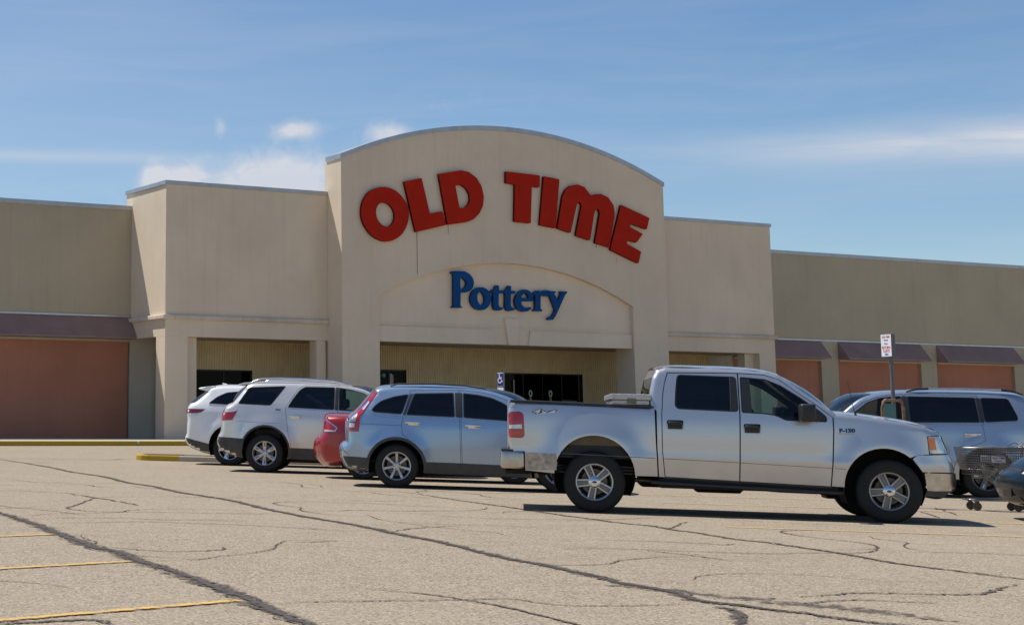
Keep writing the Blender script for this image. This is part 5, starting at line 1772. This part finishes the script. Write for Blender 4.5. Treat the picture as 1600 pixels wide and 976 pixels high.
# red saloon between the white SUV and the blue crossover
rear = [(-.34, .27), (-.71, .29), (-.78, .36), (-.84, .46), (-.87, .61), (-.86, .70), (-.78, .79), (-.74, .87), (-.735, .97), (-.715, 1.10), (-.70, 1.135)]
roof = [(-.55, 1.155), (-.31, 1.165), (.05, 1.20), (.30, 1.30), (.60, 1.40), (.95, 1.455), (1.3, 1.455), (1.6, 1.40), (1.95, 1.25), (2.3, 1.06)]
front = [(2.45, 1.02), (2.9, .95), (3.3, .82), (3.5, .68), (3.58, .50), (3.5, .28), (3.2, .20)]
rd = common_car(dict(
    name='parked_car', label='deep red car, only its rounded tail showing between the white SUV and blue crossover', cat='car', group='cars parked in the lot', pose=(17.42, 28.08, -.6),
    half=.90, paint=P_RED, arches=((.0, .33, .40), (2.75, .33, .40)), sill=(.24, .22), rear=rear, roof=roof, front=front, flare=.02, r_end=.14,
    prof=[(.2, .83), (.4, .875), (.6, .90), (.8, .90), (.95, .885), (1.05, .86), (1.2, .76), (1.35, .66), (1.46, .58)],
    plan=[(-.9, .22), (-.7, .10), (-.4, .03), (.2, 0), (2.3, 0), (2.9, .05), (3.3, .14), (3.6, .26)],
    doors=[dict(poly=[(.42, 1.30), (.70, 1.40), (1.0, 1.43), (1.05, .9), (1.03, .30), (.52, .30), (.46, .5), (.35, .66), (.22, .75), (.25, 1.0), (.30, 1.15)], win=[(.48, 1.27), (.72, 1.365), (.98, 1.39), (1.0, 1.03), (.36, 1.06)], wr=.03, handle=(.32, .52, .86, .92)),
           dict(poly=[(1.02, 1.43), (1.3, 1.42), (1.58, 1.365), (1.9, 1.22), (2.15, 1.07), (2.2, .9), (2.1, .30), (1.05, .30), (1.07, .9)], win=[(1.06, 1.39), (1.3, 1.385), (1.56, 1.33), (1.85, 1.20), (2.02, 1.08), (1.08, 1.03)], wr=.03, handle=(1.12, 1.32, .85, .91))],
    patches=[('tail_lamp', [(-.725, 1.055), (-.69, 1.07), (-.50, .935), (-.54, .87), (-.745, .875)], M_LRED2, .010), ('reverse_lamp', [(-.745, .895), (-.55, .89), (-.545, .865), (-.745, .862)], M_LWHT, .013)],
    strips=[('lamp_garnish', [(-.715, 1.068), (-.69, 1.075), (-.49, .935), (-.535, .865)], .022, M_CHR, .014), ('decklid_gap', [(-.70, 1.125), (-.31, 1.148)], .006, M_BLK, .001)],
    ribbons=[('rear_bumper', rear[:7], P_RED, (.05, .07, .06)), ('decklid', rear[6:] + roof[:3], P_RED, (.07, .02, .04)), ('rear_window', roof[2:5], G_PRIV, (.04, .05, .04)),
             ('roof', roof[4:8], P_RED, (.04, .02, .04)), ('windshield', roof[7:], G_WIND, (.04, .06, .06)), ('hood', [roof[-1]] + front[:4], P_RED, (.06, .02, .08)), ('front_fascia', front[3:], P_RED, (.10, .03, .08))],
    rear_lamps=[('tail_lamp', [(-.742, .88), (-.735, .97), (-.72, 1.055)], M_LRED2, .72, .012, (.07, 0, .06))],
    wb=2.75, track=.775, tyre=(.325, .215, .222), rim='ten', cabin=(-.2, 2.1, .36, .98, 1.4, (.4, 1.2), None, 2.0)))

# blue-grey SUV facing the other way on the right
rear = [(-.50, .32), (-.9, .40), (-1.05, .55), (-1.08, .70), (-1.0, .85), (-1.0, 1.2), (-.95, 1.35), (-.80, 1.74)]
roof = [(-.72, 1.805), (-.39, 1.835), (.4, 1.842), (.87, 1.835), (1.17, 1.828), (1.48, 1.81), (1.80, 1.765), (2.02, 1.685), (2.20, 1.56), (2.42, 1.38), (2.62, 1.24)]
front = [(2.75, 1.20), (3.3, 1.13), (3.65, 1.0), (3.72, .80), (3.76, .60), (3.72, .42), (3.4, .32)]
sv = common_car(dict(
    name='parked_suv', label='blue-grey SUV with silver roof rails facing left beyond the pickup hood', cat='car', group='cars parked in the lot', pose=(26.29, 21.87, 2.55),
    half=.97, paint=P_STEEL, arches=((.0, .42, .47), (2.85, .42, .47)), sill=(.32, .32), rear=rear, roof=roof, front=front, flare=.05, fwid=.17,
    prof=[(.25, .90), (.45, .94), (.65, .965), (.85, .97), (1.1, .962), (1.22, .945), (1.3, .925), (1.5, .86), (1.7, .78), (1.84, .71)],
    plan=[(-1.1, .15), (-.8, .06), (-.4, .012), (.2, 0), (2.4, 0), (3.0, .03), (3.4, .09), (3.76, .2)],
    doors=[dict(poly=[(.045, 1.785), (1.26, 1.79), (1.28, 1.2), (1.27, .40), (.56, .40), (.52, .62), (.34, .86), (.10, .95), (.0, 1.0), (.03, 1.3)], win=[(.085, 1.748), (1.225, 1.748), (1.235, 1.282), (.065, 1.308)], wr=.03, handle=(.08, .36, 1.05, 1.13)),
           dict(poly=[(1.278, 1.79), (1.52, 1.772), (1.78, 1.715), (2.0, 1.615), (2.2, 1.465), (2.36, 1.30), (2.37, 1.1), (2.28, .40), (1.287, .40), (1.297, 1.2)], win=[(1.33, 1.748), (1.5, 1.737), (1.70, 1.705), (1.92, 1.625), (2.2, 1.41), (2.235, 1.345), (1.62, 1.30), (1.33, 1.285)], wr=.03, glass=G_TINT, handle=(1.36, 1.64, 1.04, 1.12))],
    qwin=[[(-.47, 1.745), (.005, 1.748), (-.015, 1.312), (-.575, 1.355), (-.59, 1.42)]],
    patches=[('pillar_trim', [(1.228, 1.745), (1.326, 1.745), (1.326, 1.29), (1.238, 1.287)], M_BLK, .003), ('pillar_trim', [(.008, 1.742), (.082, 1.742), (.062, 1.312), (-.012, 1.317)], M_BLK, .003), ('tail_lamp', [(-.98, 1.30), (-.80, 1.30), (-.78, .98), (-.985, .95)], M_LRED2, .010), ('headlamp', [(3.45, 1.02), (3.64, .98), (3.70, .84), (3.35, .88)], M_LHEAD, .008)],
    strips=[('window_trim', [(-.58, 1.338), (-.02, 1.296), (.90, 1.268), (1.62, 1.284), (2.24, 1.33)], .016, M_CHRD, .003)],
    ribbons=[('rear_bumper', rear[:5], P_STEEL, (.05, .05, .05)), ('tailgate', rear[4:7], P_STEEL, (.05, .02, .05)), ('rear_window', rear[6:8], G_PRIV, (.05, .04, .05)),
             ('roof', [rear[-1]] + roof[:7], P_STEEL, (.05, .0, .04)), ('windshield', roof[6:], G_WIND, (.04, .08, .07)), ('hood', [roof[-1]] + front[:4], P_STEEL, (.06, .02, .08)), ('front_fascia', front[3:], P_STEEL, (.10, .03, .08))],
    wb=2.85, track=.84, tyre=(.385, .245, .25), rim='five', rim_mats=(M_ALLOYD, M_ALLOY), cabin=(-.8, 2.3, .45, 1.22, 1.75, (-.25, .5, 1.45), 1.95, 2.3)))
sv.tube2('roof_rail', [(.85, .69, 1.885), (.25, .69, 1.892), (-.39, .69, 1.888)], .020, M_ALLOY)
sv.tube2('rail_foot', [(1.22, .70, 1.825), (1.05, .695, 1.875), (.84, .69, 1.885)], [.010, .022, .022], M_BLK)
sv.tube2('rail_foot', [(-.38, .69, 1.888), (-.55, .695, 1.875), (-.74, .70, 1.815)], [.022, .022, .010], M_BLK)

# dark saloon nosing in at the right edge
rear = [(-.40, .26), (-.8, .30), (-.95, .45), (-.97, .60), (-.92, .75), (-.90, .95)]
roof = [(-.75, .98), (-.30, 1.0), (.10, 1.02), (.45, 1.22), (.85, 1.36), (1.3, 1.38), (1.65, 1.32), (2.0, 1.15), (2.35, .96)]
front = [(2.5, .92), (2.9, .87), (3.15, .81), (3.30, .755), (3.41, .685), (3.48, .615), (3.56, .565), (3.60, .52), (3.605, .45), (3.59, .35), (3.53, .285), (3.15, .215)]
nv = common_car(dict(
    name='parked_car', label='dark navy saloon cut off by the right edge, nose towards the pickup', cat='car', group='cars parked in the lot', pose=(22.90, 13.927, 2.55),
    half=.87, paint=P_NAVY, arches=((.0, .31, .37), (2.65, .31, .37)), sill=(.22, .21), rear=rear, roof=roof, front=front, flare=.015, r_end=.075,
    prof=[(.18, .80), (.35, .845), (.55, .87), (.75, .865), (.9, .845), (1.0, .82), (1.2, .70), (1.38, .58)],
    plan=[(-1.0, .2), (-.7, .08), (-.3, .02), (.2, 0), (2.3, 0), (2.8, .02), (3.15, .05), (3.35, .095), (3.58, .17)],
    doors=[dict(poly=[(.35, 1.12), (.55, 1.22), (.88, 1.315), (1.1, 1.33), (1.12, .9), (1.1, .28), (.50, .28), (.45, .45), (.32, .62), (.25, .9)], win=[(.45, 1.11), (.60, 1.19), (.88, 1.27), (1.06, 1.285), (1.07, .98), (.38, 1.0)], wr=.03, handle=(.32, .5, .82, .87)),
           dict(poly=[(1.12, 1.33), (1.3, 1.33), (1.63, 1.27), (1.95, 1.11), (2.15, .97), (2.2, .8), (2.1, .28), (1.12, .28), (1.14, .9)], win=[(1.14 + .02, 1.285), (1.3, 1.285), (1.6, 1.23), (1.88, 1.09), (2.0, .99), (1.16, .98)], wr=.03, handle=(1.2, 1.38, .80, .85))],
    patches=[('bumper_strip', [(2.98, .425), (3.55, .40), (3.555, .37), (2.98, .385)], M_BLK, .012)],
    strips=[('hood_gap', [(2.5, .885), (2.9, .83), (3.15, .755), (3.32, .655)], .006, M_BLK, .001)],
    ribbons=[('rear_bumper', rear[:5], P_NAVY, (.05, .05, .05)), ('decklid', rear[4:] + roof[:3], P_NAVY, (.05, .02, .04)), ('rear_window', roof[2:5], G_PRIV, (.04, .05, .04)),
             ('roof', roof[4:7], P_NAVY, (.04, .02, .04)), ('windshield', roof[6:], G_WIND, (.04, .06, .06)), ('hood', [roof[-1]] + front[:6], P_NAVY, (.06, .02, .07)), ('front_fascia', front[5:], P_NAVY, (.07, .02, .07))],
    centre=[('grille', [(3.49, .608), (3.52, .590), (3.55, .571)], M_BLK, .50, .007, (.07, .01, .07)), ('bumper_strip', [(3.605, .45), (3.60, .415)], M_BLK, .92, .012, (.08, 0, .08)), ('air_intake', [(3.588, .345), (3.565, .315), (3.545, .295)], M_BLK, .70, .006, (.08, .01, .08))],
    rear_lamps=[('headlamp', [(3.485, .612), (3.52, .590), (3.555, .568)], simple('lamp_cream', (.62, .58, .46), .2, var=.15, scale=15, coat=1.0), .60, .008, (.07, .01, .07))],
    wb=2.65, track=.745, tyre=(.31, .205, .20), rim='five', cabin=(-.2, 2.1, .34, .94, 1.35, (.4, 1.2), 1.75, 2.0)))
box('number_plate', 3.675, 3.69, -.05, .28, .30, .44, M_BLK, nv.root, .006, 1)

# ------------------------------------------------------------------ shopping carts
def wire_grid(bm, P00, P10, P01, P11, nu, nv_, r=.0034):
    """wires over a four-sided panel; corners given as vectors"""
    def bar(a, b):
        d = (b - a)
        l = d.length
        if l < 1e-4:
            return
        q = d.to_track_quat('Z', 'Y').to_matrix().to_4x4()
        bmesh.ops.create_cone(bm, cap_ends=False, segments=4, radius1=r, radius2=r, depth=l, matrix=Matrix.Translation((a + b) / 2) @ q)
    for i in range(nu + 1):
        t = i / nu
        bar(P00.lerp(P10, t), P01.lerp(P11, t))
    for j in range(nv_ + 1):
        t = j / nv_
        bar(P00.lerp(P01, t), P10.lerp(P11, t))


M_WIRE = simple('cart_wire', (.26, .25, .235), .30, .95, var=.12, scale=9)
M_PLAC = simple('placard_white', (.62, .62, .64), .5)
M_HAND = simple('cart_handle', (.05, .045, .05), .5)
M_CAST = simple('caster_rubber', (.085, .072, .058), .7, var=.25, scale=20)


def make_cart(mat, label):
    c = tag(empty('shopping_cart', mat=mat), label, 'shopping cart', 'shopping carts left in the row')
    V = Vector
    # x forward, basket narrows and shallows to the front
    b = {k: V(p) for k, p in dict(fl=(.96, .20, .60), fr=(.96, -.20, .60), bl=(.05, .24, .56), br=(.05, -.24, .56),
                                  FL=(1.02, .24, .905), FR=(1.02, -.24, .905), BL=(.0, .29, .93), BR=(.0, -.29, .93)).items()}
    bm = bmesh.new()
    wire_grid(bm, b['bl'], b['fl'], b['BL'], b['FL'], 34, 9)
    wire_grid(bm, b['br'], b['fr'], b['BR'], b['FR'], 34, 9)
    wire_grid(bm, b['fl'], b['fr'], b['FL'], b['FR'], 14, 9)
    wire_grid(bm, b['bl'], b['br'], b['BL'], b['BR'], 16, 6)
    wire_grid(bm, b['bl'], b['fl'], b['br'], b['fr'], 24, 14)
    bk = bm_obj('basket', bm, M_WIRE, c, True)
    tube('basket_rim', [b['BL'], b['FL'], b['FR'], b['BR']], .010, M_WIRE, bk, 8, True)
    tube('basket_rim', [b['bl'], b['fl'], b['fr'], b['br']], .008, M_WIRE, bk, 8, True)
    bm = bmesh.new()
    wire_grid(bm, V((.08, -.22, .50)), V((.93, -.19, .52)), V((.08, -.225, .545)), V((.93, -.195, .575)), 30, 1, .0025)
    wire_grid(bm, V((.08, .22, .50)), V((.93, .19, .52)), V((.08, .225, .545)), V((.93, .195, .575)), 30, 1, .0025)
    bm_obj('lower_band', bm, M_WIRE, bk, True)
    # chassis
    for sg in (-1, 1):
        tube('frame_tube', [(.06, sg * .25, .92), (.03, sg * .25, .60), (.02, sg * .245, .22), (.10, sg * .24, .165), (.80, sg * .17, .150), (.90, sg * .14, .150)], .012, M_WIRE, c)
        tube('frame_tube', [(.05, sg * .24, .56), (.35, sg * .235, .40), (.30, sg * .225, .165)], .009, M_WIRE, c)
        for (x, y) in ((.06, .235), (.86, .16)):
            w = lathe('caster', [(.0, -.016), (.045, -.018), (.060, -.012), (.062, 0), (.060, .012), (.045, .018), (.0, .016)], M_CAST, c, 22)
            w.location = (x - .02, sg * y, .062)
            box('fork', x - .045, x + .02, sg * y - .024, sg * y + .024, .118, .15, M_WIRE, w, .006).location = (-x + .02, -sg * y, -.062)
    tube('bumper_bar', [(.78, -.18, .155), (.93, -.16, .155), (.955, -.12, .155), (.955, .12, .155), (.93, .16, .155), (.78, .18, .155)], .014, M_WIRE, c)
    bm = bmesh.new()
    wire_grid(bm, V((.10, -.22, .19)), V((.88, -.15, .17)), V((.10, .22, .19)), V((.88, .15, .17)), 8, 6, .004)
    bm_obj('under_rack', bm, M_WIRE, c, True)
    tube('handle', [(-.02, -.29, .93), (-.12, -.28, 1.02), (-.13, .28, 1.02), (-.02, .29, .93)], .015, M_HAND, c)
    tube('child_seat', [(.04, -.24, .93), (.16, -.23, 1.0), (.28, -.22, .93), (.28, .22, .93), (.16, .23, 1.0), (.04, .24, .93)], .006, M_WIRE, c)
    for sg in (-1, 1):
        pl = box('placard', .45, .64, sg * .248, sg * .254, .705, .795, M_PLAC, c, .003)
        fx = -sg
        m = Matrix(((fx * 1.0, 0, 0, .545), (0, 0, sg * 1.0, sg * .2555), (0, 1, 0, .768), (0, 0, 0, 1)))
        text_obj('lettering', 'OLD TIME', .036, M_LRED, pl, m, .0008, 1.0, 1.05, .0012)
        m = Matrix(((fx * 1.0, 0, 0, .545), (0, 0, sg * 1.0, sg * .2555), (0, 1, 0, .728), (0, 0, 0, 1)))
        text_obj('lettering', 'Pottery', .034, M_LBLUE, pl, m, .0008, 1.0, 1.05, .0006)
    return c


def at_cart(k):
    # rear end of the k-th cart in the nested row, heading left along the stalls
    f = Vector((math.cos(2.55), math.sin(2.55)))
    p = Vector((21.57 + .10, 17.85 + .16)) - f * (.86 + .55 * k) + Vector((.03 * k, 0))
    return stand(p.x, p.y, 2.55)


make_cart(at_cart(0), 'wire shopping cart with OLD TIME placard just right of the pickup bumper')
make_cart(at_cart(1), 'wire shopping cart at the right edge, behind the navy saloon nose')

# ------------------------------------------------------------------ signs and corral rail
M_POST = simple('galvanised_post', (.17, .165, .155), .55, .5, var=.15, scale=6)
M_RUST = simple('rusty_pipe', (.30, .175, .115), .55, .5, var=.35, scale=14)
M_SIGNW = simple('sign_white', (.80, .80, .82), .45, var=.04)
M_SIGNB = simple('sign_back', (.16, .16, .165), .5, .4)
M_INK = simple('sign_ink_red', (.55, .05, .08), .5)
M_INKB = simple('sign_ink_blue', (.12, .16, .40), .5)
M_ACC = simple('accessible_blue', (.012, .03, .20), .45, var=.05)


def sign_panel(name, root, w, h, z0, yaw, front_mat, th=.05):
    """upright plate whose face looks along -Y after turning by yaw; returns plate and its face matrix"""
    q = Matrix.Rotation(yaw, 4, 'Z')
    bm = bmesh.new()
    bm_box(bm, -w / 2, w / 2, -th, -.001, z0, z0 + h, .004, 1)
    bm.transform(q)
    back = bm_obj(name, bm, M_SIGNB, root)
    bm = bmesh.new()
    bm_box(bm, -w / 2 + .008, w / 2 - .008, -th - .003, -th - .0005, z0 + .008, z0 + h - .008)
    bm.transform(q)
    bm_obj('sign_face', bm, front_mat, back)
    return back, q


s1 = empty('cart_return_sign', mat=Matrix.Translation((21.01, 18.76, float(ground(21.01, 18.76)))))
tag(s1, 'white sign with red lettering on a grey post behind the pickup hood', 'sign')
tube('post', [(0, 0, 0), (0, 0, 2.56)], .030, M_POST, s1, 10)
pb, q = sign_panel('sign_plate', s1, .25, .345, 2.235, R(-101), M_SIGNW, .07)
for txt, sz, z, mt in (('OLD TIME', .042, 2.535, M_INK), ('Pottery', .034, 2.49, M_INKB), ('Please', .034, 2.435, M_INKB), ('RETURN', .056, 2.375, M_INK), ('CARTS', .056, 2.322, M_INK), ('HERE', .040, 2.272, M_INKB)):
    m = q @ Matrix(((1, 0, 0, 0), (0, 0, -1, -.0745), (0, 1, 0, z), (0, 0, 0, 1)))
    text_obj('lettering', txt, sz, mt, pb, m, .0006, 1.0, .92, .001)
rl = empty('corral_rail', mat=Matrix.Translation((20.68, 18.68, float(ground(20.68, 18.68)))))
tag(rl, 'rusty bent pipe hoop with teal panel, below the white sign', 'cart rail')
hd = Vector((.53, .08, 0))
pts = [Vector((0, 0, 0)), Vector((0, 0, 1.47)), hd * .05 + Vector((0, 0, 1.545)), hd * .17 + Vector((0, 0, 1.58)), hd * .83 + Vector((0, 0, 1.58)), hd * .95 + Vector((0, 0, 1.545)), hd + Vector((0, 0, 1.47)), hd + Vector((0, 0, 0))]
tube('pipe', pts, .024, M_RUST, rl, 10)
pv = [hd * .07 + Vector((0, 0, 1.10)), hd * .60 + Vector((0, 0, 1.10)), hd * .60 + Vector((0, 0, 1.53)), hd * .09 + Vector((0, 0, 1.53))]
bk_ = Vector((-.002, .012, 0))
mesh_obj('panel', pv + [p + bk_ for p in pv], [(0, 1, 2, 3), (7, 6, 5, 4), (0, 4, 5, 1), (1, 5, 6, 2), (2, 6, 7, 3), (3, 7, 4, 0)], simple('teal_panel', (.015, .16, .15), .4, var=.2, scale=4), rl)


def wheelchair(root, parent, q, yoff, z, s):
    """accessible-parking symbol: head, body and wheel, raised a hair off the sign"""
    def put(name, poly, holes=()):
        V2, T2 = triangulate(poly, holes, interior=False, bstep=1)
        vs = [q @ Vector((a * s, yoff, z + b * s)) for a, b in V2]
        return mesh_obj(name, vs, [tuple(int(i) for i in t) for t in T2], M_SIGNW, parent)
    cir = lambda cx, cz, r, n=20: [(cx + r * math.cos(t), cz + r * math.sin(t)) for t in np.linspace(0, 2 * math.pi, n, False)]
    put('symbol', cir(-.08, .40, .065))
    put('symbol', [(-.14, .32), (-.03, .32), (-.02, .18), (.20, .18), (.20, .12), (.02, .11), (.10, .06), (.20, -.22), (.30, -.18), (.28, -.12), (.22, -.12), (.13, .0), (.10, .04), (-.12, .05)])
    put('symbol', cir(-.05, -.08, .24, 26), [cir(-.05, -.08, .165, 22)])


s2 = empty('accessible_sign', mat=Matrix.Translation((33.63, 45.76, float(ground(33.63, 45.76)))))
tag(s2, 'blue accessible-parking sign on a grey post before the glass doors', 'sign')
tube('post', [(0, 0, 0), (0, 0, 2.62)], .045, M_POST, s2, 8)
pb, q = sign_panel('sign_plate', s2, .30, .46, 2.12, R(-84), M_SIGNW, .06)
q2 = q @ Matrix.Translation((-.02, 0, 0))
bm = bmesh.new()
bm_box(bm, -.135, .135, -.068, -.0645, 2.145, 2.555)
bm.transform(q)
bm_obj('sign_field', bm, M_ACC, pb)
wheelchair(s2, pb, q, -.0705, 2.36, .40)
pb2, _ = sign_panel('sign_plate', s2, .30, .20, 1.90, R(-84), M_SIGNW, .06)
s3 = empty('accessible_sign', mat=Matrix.Translation((29.3, 45.58, float(ground(29.3, 45.58)))))
tag(s3, 'grey sign post seen edge-on above the roof of the blue crossover', 'sign')
tube('post', [(0, 0, 0), (0, 0, 2.42)], .045, M_POST, s3, 8)
sign_panel('sign_plate', s3, .30, .46, 1.98, R(-122), M_ACC, .06)
